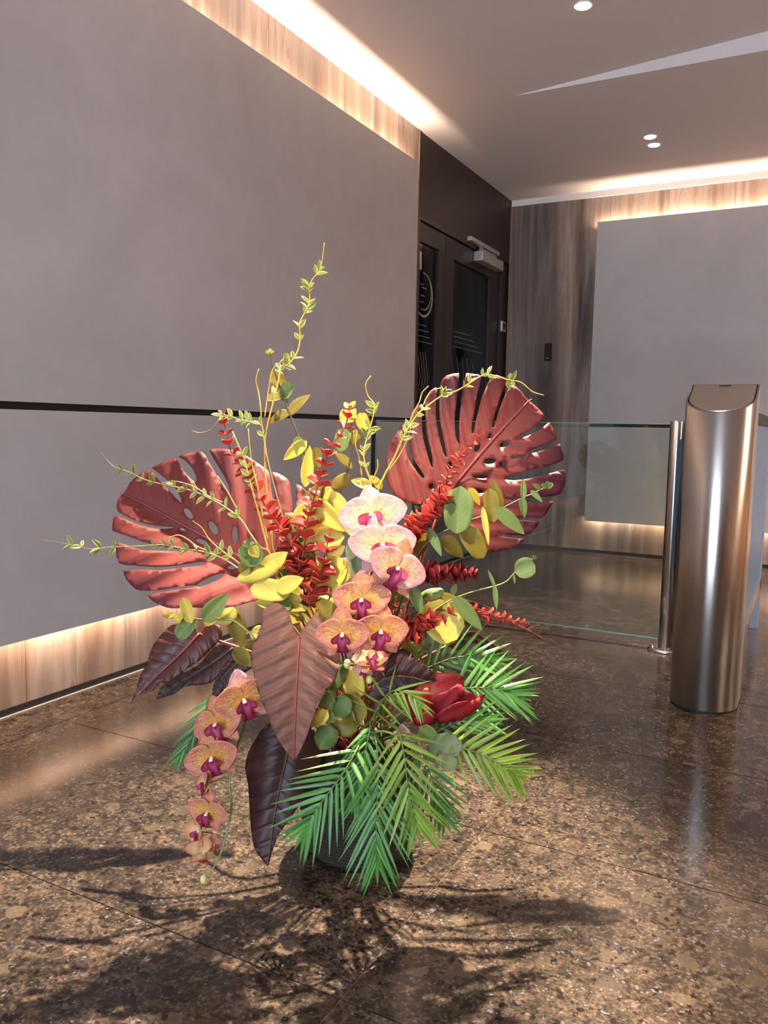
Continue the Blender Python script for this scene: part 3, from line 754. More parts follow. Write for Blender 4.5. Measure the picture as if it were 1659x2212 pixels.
M['moss'] = flat('brown_moss', srgb(62, 54, 36), .9)
link_mesh('moss', bm, M['moss'], pt_, POT+Vector((0, 0, .235)))

# ---------------------------------------------------------------- monstera leaves
def T(x0, y0, s): return lambda pts: [(x0+x*s, y0+y*s) for x, y in pts]
c1 = T(200, 780, .3014); c2 = T(600, 780, .3918); c3 = T(270, 1250, .3164); c4 = T(640, 1280, .33755)
def ell(cx, cy, rx, ry, ang, n=10):
    a = math.radians(ang); return [(cx+rx*math.cos(t)*math.cos(a)-ry*math.sin(t)*math.sin(a), cy+rx*math.cos(t)*math.sin(a)+ry*math.sin(t)*math.cos(a)) for t in [2*math.pi*k/n for k in range(n)]]
ml = thing('monstera_leaf', 'large burgundy split leaf on the left, tip pointing up left', 'leaf', ROOT)
out = c1([(172,1030),(190,980),(240,925),(270,870),(330,815),(395,785),(430,800),(480,860),(560,940),(625,1010),(638,1000),(600,920),(520,840),(425,768),
 (470,740),(540,710),(597,700),(640,770),(690,830),(735,870),(745,840),(715,770),(660,710),(612,685),(680,662),(785,650),(830,720),(880,800),(930,900),(985,960),(978,900),(930,800),(880,720),(835,638),
 (880,628),(950,630),(1050,650),(1150,710),(1240,770),(1265,800),(1275,850),(1285,950),(1300,1010),(1307,960),(1297,880),(1278,792),(1330,805),(1390,840),(1415,880),(1422,950),(1432,1040),(1425,1170),(1450,1100),(1457,1000),(1457,880),
 (1500,900),(1540,940),(1580,1000),(1605,1100),(1600,1250),(1560,1400),(1480,1450),(1440,1480),(1470,1540),(1430,1600),(1300,1680),(1150,1720),(1000,1760),(850,1770),(700,1765),(570,1772),(500,1755),(430,1720),(395,1680),(480,1660),(600,1640),(735,1618),(740,1605),(600,1620),(480,1640),(345,1645),(290,1620),(240,1560),
 (218,1505),(350,1495),(480,1500),(650,1480),(790,1465),(800,1440),(760,1440),(600,1465),(450,1475),(300,1465),(190,1448),(165,1350),(145,1290),(250,1320),(350,1355),(450,1358),(620,1364),(640,1350),(480,1325),(350,1290),(230,1245),(150,1220),(140,1200),(145,1150),(165,1107),
 (250,1140),(350,1180),(450,1202),(570,1200),(575,1188),(450,1178),(350,1158),(260,1122),(185,1080)])
hl = [c1(ell(688,1093,22,46,-40)), c1(ell(866,1196,26,54,-30)), c1(ell(1020,1245,20,64,-3)), c1(ell(1142,1270,14,34,-5)), c1(ell(785,1296,46,16,22)), c1(ell(645,1207,20,10,20)), c1(ell(998,1480,34,14,0)), c1(ell(845,1570,112,22,-24))]
def dm1(x, y):
    s = (x-270)*.83+(y-1070)*.55            # along the midrib, pixels
    t = (y-1070)*.83-(x-270)*.55            # across (positive: lower side)
    return 2.02 - .00016*s - .00085*t*(1 if t > 0 else .10) + .0000012*t*t
mr1 = c1([(1330,1560),(1200,1500),(1000,1370),(760,1235),(530,1110),(320,1000),(195,945)])
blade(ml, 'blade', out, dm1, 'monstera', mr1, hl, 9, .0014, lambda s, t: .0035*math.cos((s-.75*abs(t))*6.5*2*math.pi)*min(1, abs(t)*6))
rib(ml, mr1, dm1, .0042, .0015, M['petiole'])
stem_obj(ml, 'petiole', [at(*mr1[0], dm1(*mr1[0])), at(660, 1370, 1.86), ROOT+Vector((-.03, .05, 0))], .0042, .005, M['petiole'])

mr_ = thing('monstera_leaf', 'large burgundy split leaf on the right, raised before the glass barrier', 'leaf', ROOT)
out = c2([(945,735),(870,772),(800,790),(700,775),(640,730),(605,670),(598,580),(610,480),(640,420),(690,350),(712,338),(700,400),(705,480),(720,540),(760,600),(800,645),(808,632),(760,560),(735,500),(725,440),(728,380),(733,295),(770,250),(797,236),(795,300),(795,380),(815,480),(845,580),(855,582),
 (850,520),(825,420),(815,330),(812,215),(830,185),(860,150),(880,150),(873,220),(870,300),(885,400),(910,500),(925,528),(932,520),(915,430),(895,330),(890,240),(897,130),(930,80),(1000,66),(995,150),(985,230),(975,320),(980,410),(998,462),(1003,450),(1000,380),(1005,280),(1020,180),(1038,67),(1080,72),(1122,85),
 (1100,180),(1085,280),(1070,350),(1068,400),(1080,395),(1095,320),(1120,220),(1150,140),(1187,79),(1230,85),(1262,100),(1245,150),(1220,220),(1195,300),(1183,360),(1193,366),(1212,300),(1240,220),(1285,135),(1330,155),(1365,200),(1400,230),(1440,265),(1472,310),(1430,350),(1370,390),(1310,425),(1318,434),(1370,415),(1440,380),(1495,338),
 (1512,360),(1530,400),(1535,432),(1470,460),(1400,490),(1375,506),(1385,513),(1470,490),(1555,455),(1570,500),(1572,548),(1480,580),(1380,602),(1290,628),(1240,650),(1300,658),(1400,645),(1500,620),(1580,597),(1586,660),(1570,710),(1540,740),(1440,750),(1350,755),(1250,747),(1255,760),(1350,775),(1440,780),(1520,772),
 (1505,800),(1480,840),(1455,863),(1380,860),(1290,868),(1240,860),(1245,876),(1350,880),(1440,885),(1430,910),(1400,940),(1380,955),(1300,960),(1220,950),(1225,965),(1300,975),(1368,980),(1330,1015),(1260,1040),(1180,1050),(1100,1040),(1040,1000),(1000,940),(975,850)])
hl = [c2(ell(1168,552,33,17,-8)), c2(ell(1242,570,23,12,5)), c2(ell(1252,457,32,15,-25)), c2(ell(1168,414,11,16,30)), c2(ell(1100,478,14,26,25)), c2(ell(1116,638,42,10,3)), c2(ell(1328,525,44,10,-12)), c2(ell(952,575,14,22,-15)), c2(ell(848,690,16,16,0)), c2(ell(1105,718,34,12,3))]
def dm2(x, y):
    s = (x-970)*.65-(y-1060)*.76; t = (x-970)*.76+(y-1060)*.65
    return 1.93 + .00010*s - .00045*t*(1 if t > 0 else .25) + .0000014*t*t
mr2 = c2([(945,720),(1050,590),(1180,440),(1280,330),(1370,235),(1400,210)])
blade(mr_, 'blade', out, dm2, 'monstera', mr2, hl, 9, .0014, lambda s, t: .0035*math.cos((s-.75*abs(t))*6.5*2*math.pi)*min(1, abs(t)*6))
rib(mr_, mr2, dm2, .0046, .0015, M['petiole'], .003)
stem_obj(mr_, 'petiole', [at(*mr2[0], dm2(*mr2[0])), at(930, 1150, 1.90), at(870, 1350, 1.86), ROOT+Vector((.03, .04, 0))], .0045, .005, M['petiole'])

# ---------------------------------------------------------------- taro leaves
def quilt(n, ang, amp):
    def f(s, t):
        ph = ((s-ang*abs(t))*n) % 1.0
        return -amp*(1-abs(2*ph-1)**3)*min(1, abs(t)*7) + .012*math.exp(-(t/.05)**2)*.25
    return f
def taro(label, outl, mid, depth, mk, q, root_off=(0, 0), sh=None, stem_via=None, ribr=.0026):
    t = thing('taro_leaf', label, 'leaf', ROOT)
    blade(t, 'blade', outl, depth, mk, mid, (), 7, .0012, q)
    rib(t, mid, depth, ribr, .0008, M['petiole'] if mk != 'taro_dark' else M['stem_dark'], .0015)
    b = at(*mid[0], depth(*mid[0]))
    stem_obj(t, 'petiole', [b, b.lerp(ROOT, .5)+Vector((0, 0, .05)) - VF*.0 if stem_via is None else stem_via, ROOT+VR*root_off[0]-VF*root_off[1]], .0032, .004, M['petiole'])
    return t
taro('bronze arrow-shaped leaf hanging front centre, ribbed and lit from above',
     c3([(1190,400),(1150,330),(1120,240),(1080,185),(1030,163),(975,185),(942,230),(935,290),(910,380),(870,470),(860,560),(880,650),(900,740),(930,830),(970,920),(1000,1000),(1040,1090),(1100,1180),(1155,1250),(1200,1170),(1240,1080),(1265,1010),(1300,900),(1380,760),(1440,680),(1465,560),(1452,500),(1410,390),(1345,290),(1318,215),(1270,270),(1220,340)]),
     c3([(1190,400),(1180,560),(1170,750),(1160,1000),(1155,1240)]), lambda x, y: 1.60-.00042*(y-1300)+.0000009*(y-1430)**2+.0000030*(x-640)**2, 'taro', quilt(7.2, .55, .016), (-.02, .05))
taro('dark purple leaf hanging straight down beside the planter, under the bronze leaf',
     c3([(1100,950),(960,1000),(900,1080),(845,1180),(820,1290),(840,1400),(850,1550),(860,1700),(880,1830),(930,1910),(978,1965),(1010,1850),(1050,1750),(1120,1650),(1180,1560),(1240,1450),(1290,1350),(1340,1250),(1350,1150),(1300,1050),(1200,980)]),
     c3([(1130,1060),(1095,1250),(1050,1450),(1010,1700),(978,1950)]), lambda x, y: 1.655-.00008*(y-1560)+.0000040*(x-600)**2, 'taro_dark', quilt(7, .55, .004), (-.03, .05))
taro('red-brown leaf pointing down left under the left eucalyptus sprig',
     c3([(500,370),(450,310),(330,310),(250,380),(190,460),(150,580),(110,650),(80,740),(40,848),(70,812),(130,780),(190,768),(225,720),(245,705),(265,712),(300,715),(370,670),(430,610),(510,560),(580,490),(640,430),(667,370),(640,320),(560,308)]),
     c3([(505,375),(420,470),(330,560),(200,680),(45,842)]), lambda x, y: 1.70-.00025*(y-1340)+.000004*((x-380)*.7+(y-1420)*.7)**2, 'taro_brown', quilt(7, .6, .004), (-.05, .04))
taro('grey-black leaf behind the red-brown leaf, pointing down left',
     c3([(740,440),(640,450),(560,520),(500,590),(400,640),(320,690),(250,740),(210,825),(330,790),(400,740),(480,728),(590,710),(660,640),(740,560),(770,490)]),
     c3([(740,470),(620,560),(480,650),(330,740),(220,815)]), lambda x, y: 1.79-.0001*(y-1400), 'taro_dark', quilt(7, .6, .003), (-.05, .02))
taro('small dark leaf in shadow between the left leaves and the bronze leaf',
     c3([(770,500),(700,560),(640,640),(600,740),(595,800),(640,800),(720,700),(820,640),(870,600),(860,520)]),
     c3([(800,540),(720,620),(650,700),(600,790)]), lambda x, y: 1.735, 'taro_dark', quilt(6, .6, .002), (-.04, .02))
taro('dark purple leaf below the orchids, pointing right over the crimson flower',
     c4([(560,540),(600,400),(690,360),(760,420),(820,450),(860,510),(914,590),(860,600),(760,612),(690,625),(600,650),(500,700),(450,680),(480,600)]),
     c4([(500,600),(600,540),(720,540),(820,565),(910,590)]), lambda x, y: 1.60+.000003*(y-1475)**2, 'taro_dark', quilt(6, .6, .005), (.03, .05))
taro('thin burgundy leaf seen edge on, tip reaching right before the glass',
     c2([(860,1285),(1000,1305),(1150,1350),(1300,1420),(1400,1455),(1482,1540),(1410,1500),(1300,1462),(1150,1412),(1000,1370)]),
     c2([(860,1300),(1000,1335),(1150,1382),(1300,1440),(1480,1537)]), lambda x, y: 1.74-.0001*(x-1000), 'taro_brown', quilt(6, .6, .002), (.05, 0), ribr=.0016)
taro('narrow brown leaf low on the right behind the palm fronds',
     c4([(960,330),(1080,258),(1150,252),(1250,325),(1340,385),(1377,455),(1340,425),(1230,375),(1140,322),(1030,370)]),
     c4([(980,330),(1130,288),(1250,350),(1375,450)]), lambda x, y: 1.84-.0001*(x-1000), 'taro_brown', quilt(6, .6, .002), (.05, -.03), ribr=.0016)

# ---------------------------------------------------------------- eucalyptus with big round leaves
def rj(a): return random.uniform(-a, a)
def branch(label, stem, leaves, d=1.74, group=None, name='eucalyptus_branch', smat='stem_dark', r=(.0016, .0026), todown=True, dl=0.0):
    """stem: pixels from tip to base (third number: depth); leaves: (bx, by, tx, ty, width px, material, mesh index, roll deg, depth base, depth tip - base)"""
    t = thing(name, label, 'branch', ROOT, group)
    p3 = [at(p[0], p[1], p[2] if len(p) > 2 else d) for p in stem]
    if todown: p3 = down(p3)
    stem_obj(t, 'stem', p3, r[0], r[1], M[smat], 6)
    for L in leaves:
        bx, by, tx, ty, wd, mk, mi = L[:7]; roll = L[7] if len(L) > 7 else 0; db = L[8] if len(L) > 8 else d; dd = L[9] if len(L) > 9 else rj(.012)
        put(t, EUC[mi], {'y': 'euc_yellow', 'g': 'euc_green', 'o': 'euc_olive', 'w': 'euc_grey'}[mk], at(bx, by, db+dl), at(tx, ty, db+dd+dl), wd/FPX*db/max(.35, math.cos(math.radians(roll))), BACK+VU*.35, math.radians(roll))
    return t
def budtip(t, x, y, d, n=6, r=11, mk='y'):
    for k in range(n):
        a = 2*math.pi*k/n+.4; put(t, EUC[k % 2], {'y': 'euc_yellow', 'g': 'euc_green', 'o': 'euc_olive'}[mk], at(x, y, d), at(x+r*math.cos(a), y-abs(r*math.sin(a))*.9-2, d+rj(.008)), r*.6/FPX*d, BACK+VU*.4, rj(.8))
b = branch('tall thin eucalyptus branch with olive leaves rising behind the twisted twigs',
  [(583,762),(589,789),(600,823),(612,854),(622,886),(629,903),(648,951),(663,994),(690,1060),(720,1150)],
  [(603,838,592,798,34,'o',3),(612,858,576,866,24,'o',1,20),(613,862,629,824,28,'g',1),(606,845,622,870,18,'g',0),(626,898,667,850,27,'o',2,-15),(628,893,577,913,27,'o',2,15),(655,990,640,942,24,'g',1),(662,952,612,994,26,'y',2,-25),(664,1000,650,960,16,'o',0)], 1.80)
budtip(b, 583, 764, 1.80, 6, 10)
branch('pale yellow eucalyptus branch behind the tall red-leaved stem',
  [(755,880),(760,930),(755,1000),(735,1060),(715,1150),(700,1250)],
  [(790,930,776,892,30,'y',1),(742,915,748,885,26,'y',1,20),(752,912,768,882,24,'y',0),(752,882,744,868,12,'y',0),(757,880,768,866,12,'y',0),(735,975,745,925,34,'g',1),(752,960,775,930,28,'o',3),(760,1012,721,970,20,'o',0,10),
   (800,1052,758,1036,26,'y',0,10),(824,1056,800,1026,20,'y',0,10),(715,1055,757,1026,28,'o',3,15),(690,1085,718,1050,30,'y',2),(659,1052,670,962,27,'y',0,20),(690,1010,682,965,22,'o',1)], 1.77)
branch('bright yellow eucalyptus branch with large glossy leaves behind the orchids',
  [(690,1080),(705,1120),(715,1200),(730,1300)],
  [(668,1080,745,1148,46,'y',2,10,1.71),(664,1100,700,1040,40,'o',0,0,1.74),(717,1060,770,1168,38,'y',0,15,1.73),(655,1160,745,1160,48,'y',1,20,1.73),(652,1185,684,1228,34,'o',3,0,1.72),(690,1150,716,1080,36,'y',5,0,1.745)], 1.76)
branch('dense yellow eucalyptus between the left monstera and the upright red stem',
  [(650,1110),(640,1200),(640,1300),(680,1400)],
  [(640,1130,675,1090,40,'y',1,0,1.75),(650,1150,615,1110,40,'o',3,0,1.76),(645,1210,600,1180,44,'o',1,0,1.74),(650,1200,690,1170,40,'y',5,0,1.74),(642,1260,690,1230,46,'o',3,0,1.73),(645,1250,598,1250,40,'g',1,0,1.74),(650,1310,700,1290,46,'o',1,0,1.73),(650,1320,610,1350,44,'y',0,0,1.73),(680,1350,720,1390,44,'o',3,0,1.72)], 1.75)
branch('round yellow eucalyptus leaves left of the orchid column',
  [(712,1180),(716,1240),(712,1320),(730,1400)],
  [(738,1205,688,1282,68,'y',1,0,1.68),(710,1205,745,1178,30,'o',0,0,1.69),(735,1262,762,1208,24,'y',0,10,1.67),(690,1290,735,1345,44,'y',3,0,1.70),(745,1280,720,1350,30,'o',0,0,1.70),(660,1310,690,1360,30,'y',0,0,1.71)], 1.71)
b = branch('grey-green eucalyptus tip with a curled round leaf just left of the orchid petals',
  [(772,1195),(770,1230),(765,1300),(770,1400)],
  [(795,1228,758,1165,58,'w',1,0,1.60),(772,1202,776,1242,38,'w',1,0,1.585),(782,1188,762,1178,28,'g',0,0,1.585),(772,1192,790,1178,14,'g',0,0,1.58)], 1.61, smat='stem_green')
b = branch('yellow-green eucalyptus cluster at centre left in front of the left monstera',
  [(545,1180),(575,1225),(610,1270),(640,1310),(680,1380)],
  [(556,1222,528,1172,52,'g',1,0,1.66),(540,1180,560,1205,26,'y',0,0,1.645),(565,1240,620,1192,44,'y',0,0,1.68),(604,1222,510,1252,36,'y',3,0,1.66),(628,1282,540,1270,50,'y',5,0,1.66),(598,1275,655,1248,40,'y',0,0,1.655),(552,1300,672,1316,32,'y',2,0,1.66),(592,1288,628,1318,30,'g',1,0,1.665),(575,1225,612,1212,30,'y',3,0,1.67),(520,1240,545,1215,34,'o',1,0,1.675),(610,1260,650,1300,38,'y',1,0,1.67)], 1.68, smat='stem_green')
budtip(b, 536, 1180, 1.64, 5, 14, 'g')
b = branch('left sprig of rounded yellow-green leaves above the red-brown leaf',
  [(366,1334),(400,1336),(440,1338),(480,1338),(510,1344),(560,1390)],
  [(414,1346,396,1291,27,'y',1,0,1.60),(420,1335,385,1379,38,'g',1,0,1.61),(378,1340,395,1328,24,'y',0,0,1.60),(440,1342,492,1282,40,'g',2,10,1.62),(468,1342,512,1318,36,'y',3,0,1.64),(505,1322,522,1396,42,'o',0,0,1.66),(440,1345,470,1330,30,'y',1,0,1.66),(505,1400,545,1440,34,'o',0,0,1.70)], 1.63, smat='stem_green')
budtip(b, 364, 1334, 1.60, 6, 14, 'y')
b = branch('right eucalyptus sprig with long leaves crossing the right monstera',
  [(1182,1052),(1148,1068),(1125,1078),(1070,1105),(992,1134),(929,1168),(890,1230),(860,1320)],
  [(985,1152,996,1050,64,'g',5,0,1.66),(997,1135,1046,1206,48,'o',5,0,1.67),(955,1160,1002,1205,36,'o',0,0,1.70),(926,1140,954,1202,20,'g',0,10,1.67),(1012,1054,1038,1092,20,'y',2,0,1.71),(1066,1128,1058,1055,36,'o',5,0,1.68),(1082,1102,1063,1032,24,'o',0,0,1.69),(1070,1098,1134,1154,34,'g',0,0,1.65),(1042,1095,1056,1178,14,'y',2,0,1.66),(1126,1074,1134,1120,18,'g',2,0,1.67),(1130,1080,1131,1034,14,'g',2,0,1.67),(1146,1060,1172,1084,13,'g',0,0,1.66),(1168,1058,1150,1044,12,'g',0,0,1.66),(920,1150,900,1200,30,'o',1,0,1.72),(1010,1125,990,1060,30,'o',1,0,1.70)], 1.68, smat='stem_dark')
budtip(b, 1182, 1054, 1.66, 6, 15, 'g')
b = branch('thin sprig reaching right with one round green leaf before the dark floor',
  [(1150,1207),(1135,1222),(1113,1236),(1095,1255),(1070,1266),(1019,1279),(950,1310),(880,1380)],
  [(1112,1236,1156,1222,46,'g',1,0,1.62),(1110,1240,1112,1262,6,'g',0,0,1.62),(1068,1262,1073,1318,12,'g',0,0,1.63),(1070,1270,1054,1230,8,'g',0,0,1.63)], 1.64, smat='stem_green', r=(.0011, .002))
budtip(b, 1154, 1208, 1.62, 4, 8, 'g')
branch('low right branch with a big round yellow leaf and a long green leaf',
  [(1010,1305),(980,1300),(940,1320),(900,1350),(860,1420)],
  [(978,1288,1043,1362,34,'g',0,0,1.62),(976,1286,986,1255,14,'g',0,0,1.63),(920,1305,985,1382,84,'y',1,0,1.66),(918,1345,936,1392,32,'g',0,0,1.655),(888,1262,912,1330,28,'g',0,0,1.62),(905,1290,960,1276,26,'g',3,0,1.68),(940,1290,1000,1300,26,'o',0,0,1.69),(880,1300,850,1260,30,'g',3,0,1.70),(870,1390,905,1420,26,'g',0,0,1.70)], 1.67, smat='stem_green')
b = branch('eucalyptus cluster at lower centre between the bronze leaf and the palms',
  [(690,1545),(720,1530),(755,1530),(770,1560)],
  [(746,1436,714,1492,34,'g',3,0,1.63),(756,1440,772,1512,46,'y',5,0,1.64),(740,1500,778,1560,58,'o',1,0,1.62),(756,1540,718,1514,50,'g',1,0,1.60),(715,1560,772,1578,44,'o',3,0,1.61),(716,1530,694,1500,40,'g',1,0,1.585),(708,1536,672,1570,32,'y',2,0,1.57),(715,1568,692,1618,52,'g',3,0,1.59),(700,1540,724,1560,26,'g',0,0,1.58)], 1.62, smat='stem_green')
b = branch('small grey-green eucalyptus tip resting on the front palm fronds',
  [(976,1610),(955,1620),(930,1600),(880,1600),(830,1580)],
  [(958,1628,984,1586,56,'w',1,0,1.50),(944,1586,934,1640,26,'w',0,0,1.505),(975,1630,962,1664,38,'w',1,0,1.495),(905,1570,938,1600,36,'g',1,0,1.53),(970,1625,990,1610,18,'g',0,0,1.49)], 1.53, smat='stem_green')
for k, (x0, y0, x1, y1, lab) in enumerate(((640,1150,720,1330,'shaded olive eucalyptus deep in the middle, behind the red stems'),(860,1180,830,1400,'shaded olive eucalyptus deep behind the orchid column'),(540,1370,700,1480,'shaded olive eucalyptus low behind the bronze leaf'))):
    lv = []
    for i in range(9):
        f = i/8; x = x0+(x1-x0)*f; y = y0+(y1-y0)*f; a = i*2.2
        lv.append((x, y, x+48*math.cos(a), y+48*math.sin(a), 36, 'oyg'[i % 3] if k != 2 else 'o', i % 6, rj(30), 1.77))
    branch(lab, [(x0, y0), ((x0+x1)/2+8, (y0+y1)/2), (x1, y1)], lv, 1.78)

# ---------------------------------------------------------------- red-leaved stems
def red_branch(label, path, d, size=26, mk='red', pitch=21, dense=False, s_tip=.6, flat_=False, todown=True):
    t = thing('red_leaf_branch', label, 'branch', ROOT)
    p3 = [at(p[0], p[1], p[2] if len(p) > 2 else d) for p in path]; c = catmull(p3, 8)
    stem_obj(t, 'stem', down(list(p3)) if todown else p3, .0011, .002, M['stem_red'], 6)
    acc = 0; k = 0; step = pitch/FPX*d; tot = sum((b-a).length for a, b in zip(c, c[1:])); run = 0
    for a, b in zip(c, c[1:]):
        L = (b-a).length; acc += L; run += L
        if acc < step: continue
        acc = 0; k += 1; ax = (a-b).normalized()         # towards the tip
        s0 = VR if abs(ax.dot(VR)) < .8 else VU
        s0 = (s0-ax*s0.dot(ax)).normalized(); s1 = ax.cross(s0)
        sz = 1.22*size/FPX*d*(s_tip+(1-s_tip)*min(1, run/tot*1.6))*random.uniform(.85, 1.15)
        ang0 = (math.pi/2 if k % 2 else 0)+rj(.35)
        for q in range(3 if dense else 2):
            an = ang0+q*(2*math.pi/3 if dense else math.pi)
            dr = (s0*math.cos(an)+s1*math.sin(an))*1.0+ax*(.5 if dense else .35)+Vector((rj(.15), rj(.15), rj(.15)))
            dr.normalize()
            put(t, REDL[(k+q) % 3], mk, b+dr*.002, b+dr*sz, sz*1.05, ax+Vector((0, 0, .3))+BACK*.35, rj(.3))
    for q in range(3):
        a = q*2.1; put(t, REDL[0], mk, c[0], c[0]+(VR*math.cos(a)*.5+VU*(.8))*.3*size/FPX*d, .2*size/FPX*d, BACK)
    return t
red_branch('red-leaved stem leaning left before the left monstera', [(483,893),(486,925),(493,955),(502,980),(525,1005),(548,1048),(570,1088),(590,1118),(612,1150),(636,1190),(655,1250)], 1.70, 27)
red_branch('tall upright red-leaved stem at the centre, reaching above the orchids', [(756,882),(750,908),(738,935),(717,960),(704,995),(692,1030),(683,1062),(673,1092),(664,1125),(660,1165),(652,1210),(645,1280)], 1.69, 27)
red_branch('short red-leaved stem between yellow leaves left of the orchids', [(714,1148),(706,1180),(700,1212),(690,1245),(680,1272),(668,1305)], 1.64, 28)
red_branch('red-leaved stem low behind the centre left cluster', [(600,1105),(612,1140),(622,1180),(640,1230),(660,1290)], 1.73, 26)
red_branch('thin red-leaved tip standing before the right monstera midrib', [(1042,936),(1017,960),(992,988),(977,1012),(964,1036),(958,1070),(940,1110)], 1.70, 17, pitch=13)
red_branch('dense coral red cluster at the base of the right monstera', [(968,1070),(945,1085),(925,1105),(905,1125),(885,1150),(860,1190)], 1.66, 27, pitch=9, dense=True, s_tip=.9)
red_branch('dense maroon spike pointing right below the right sprig', [(1030,1240),(1000,1240),(970,1240),(940,1240),(910,1242),(870,1250)], 1.63, 25, 'maroon', 9, True, .7)
red_branch('coral red cluster below the orchids, before the round yellow leaf', [(938,1330),(920,1345),(900,1360),(878,1365),(850,1340)], 1.61, 27, 'red', 9, True, .8)
red_branch('thin red-leaved tip reaching far right over the thin burgundy leaf', [(1140,1348),(1112,1342),(1085,1335),(1055,1328),(1025,1320),(980,1322),(920,1330)], 1.66, 19, 'red', 14)
red_branch('maroon leaf cluster on the planter rim under the lower eucalyptus', [(772,1588),(755,1598),(735,1605),(715,1610),(690,1600)], 1.63, 26, 'maroon', 10, True, .9)
red_branch('small red cluster in shadow behind the dark right leaf', [(860,1300),(850,1330),(845,1370),(850,1420)], 1.72, 22, 'red', 12)

# ---------------------------------------------------------------- twisted twigs with small variegated leaves
def vine(label, path, d, leaves, mat='twig', r=(.0011, .0024), side=(), todown=True, size=22):
    """leaves: fractions 0..1 along the path where a small pair of leaves sits"""
    t = thing('twisted_twig', label, 'twig', ROOT)
    p3 = [at(p[0], p[1], (p[2] if len(p) > 2 else d)+rj(.008)) for p in path]; c = catmull(p3, 6)
    stem_obj(t, 'stem', down(list(p3), .06) if todown else p3, r[0], r[1], M[mat], 6)
    for sp_ in side:
        stem_obj(t, 'side_shoot', [at(x, y, d+rj(.006)) for x, y in sp_], .0009, .0016, M[mat], 6)
    n = len(c)
    for f in leaves:
        i = min(n-2, max(1, int(f*(n-1)))); b = c[i]; ax = (c[i-1]-c[i+1]).normalized()
        s0 = (VR-ax*VR.dot(ax)); s0 = (s0 if s0.length > .3 else VU-ax*VU.dot(ax)).normalized()
        for q in range(random.choice((2, 2, 3))):
            s = 1 if q % 2 else -1
            dr = (s0*s*random.uniform(.4, 1)+ax*random.uniform(.2, .9)+VU*random.uniform(-.1, .5)+BACK*random.uniform(-.3, .5)).normalized()
            sz = size/FPX*d*random.uniform(.7, 1.25)
            put(t, VINEL[(i+q) % 3], 'vine_leaf', b+dr*.001, b+dr*sz, sz*.42, BACK+VU*.5, rj(.7))
    return t
vine('tallest twisted yellow twig, rising above everything against the grey panel',
  [(700,525),(697,555),(690,585),(676,602),(668,620),(669,640),(664,665),(655,682),(647,700),(648,730),(645,752),(636,772),(622,788),(607,797),(600,830),(590,870),(580,910),(572,960),(575,1050),(585,1130),(595,1210)], 1.76,
  [.10,.13,.21,.235,.29,.31,.335,.42,.46,.56,.60,.63,.66,.74], side=[[(607,795),(603,785),(590,797),(583,825),(578,858),(572,900)],[(559,797),(553,820),(558,845),(563,880),(566,915),(572,950)],[(620,772),(607,780),(602,790)]])
vine('thin tan twig curling left beside the leaning red stem', [(414,930),(432,935),(455,928),(474,906),(490,897),(515,906),(540,911),(565,920),(572,960),(590,1040)], 1.72, [.40,.44,.5,.6,.66,.7,.76,.86], 'twig_tan', (.0007, .0018))
vine('short golden twig pair standing behind the left red stem', [(502,932),(515,962),(528,992),(536,1022),(546,1062),(560,1112),(576,1172),(592,1212)], 1.68, [.28,.4,.46,.5,.55], side=[[(536,926),(540,965),(545,1005),(556,1050),(567,1110),(580,1170)]])
vine('long tan twig reaching up left across the left monstera', [(218,978),(235,998),(250,1010),(280,1020),(310,1035),(345,1045),(385,1053),(420,1062),(455,1078),(490,1098),(520,1122),(540,1152),(562,1182),(592,1212)], 1.74, [.2,.26,.32,.36,.46,.5,.56,.6,.64,.7,.76], 'twig_tan', (.0007, .0022), side=[[(345,1045),(380,1040),(420,1052),(450,1072),(480,1085)],[(470,1028),(490,1060),(512,1100)]])
vine('lowest long twig reaching far left across the left monstera', [(85,1165),(130,1172),(170,1180),(200,1186),(240,1182),(300,1180),(350,1177),(400,1186),(440,1192),(480,1206),(515,1228),(560,1260)], 1.70, [.16,.2,.32,.38,.52,.57,.6,.66,.7,.76,.8], 'twig_tan', (.0006, .0022))
vine('short curved twig in front of the left monstera centre', [(415,1124),(436,1140),(452,1165),(480,1190),(510,1212),(550,1250)], 1.72, [.6,.75], 'twig', (.0009, .002), side=[[(363,1162),(385,1156),(405,1165),(425,1180),(460,1195)]])
vine('S-shaped golden twig at the centre above the orchids', [(801,812),(790,830),(795,855),(808,872),(808,890),(802,915),(795,940),(786,975),(790,1010),(802,1050),(800,1120)], 1.75, [.36,.4,.43,.56,.6,.64,.7,.74,.8], 'twig', (.0009, .0024), side=[[(772,930),(768,960),(776,990),(782,1030)],[(815,992),(816,1010),(806,1035)]])
vine('long golden twig arching right over the right monstera', [(1175,854),(1150,846),(1125,826),(1095,820),(1068,812),(1040,812),(1010,831),(985,845),(960,853),(945,861),(925,876),(905,892),(890,912),(876,935),(865,958),(850,992),(834,1020),(815,1065),(802,1130)], 1.77, [.15,.17,.25,.28,.33,.36,.46,.48,.6,.63,.70,.73,.76], 'twig', (.001, .0026),
     side=[[(977,843),(967,842),(958,850)],[(926,834),(912,848),(906,868),(893,892),(884,915)],[(952,838),(932,844),(920,862),(915,875)],[(890,912),(880,950),(862,985),(840,1015)]])

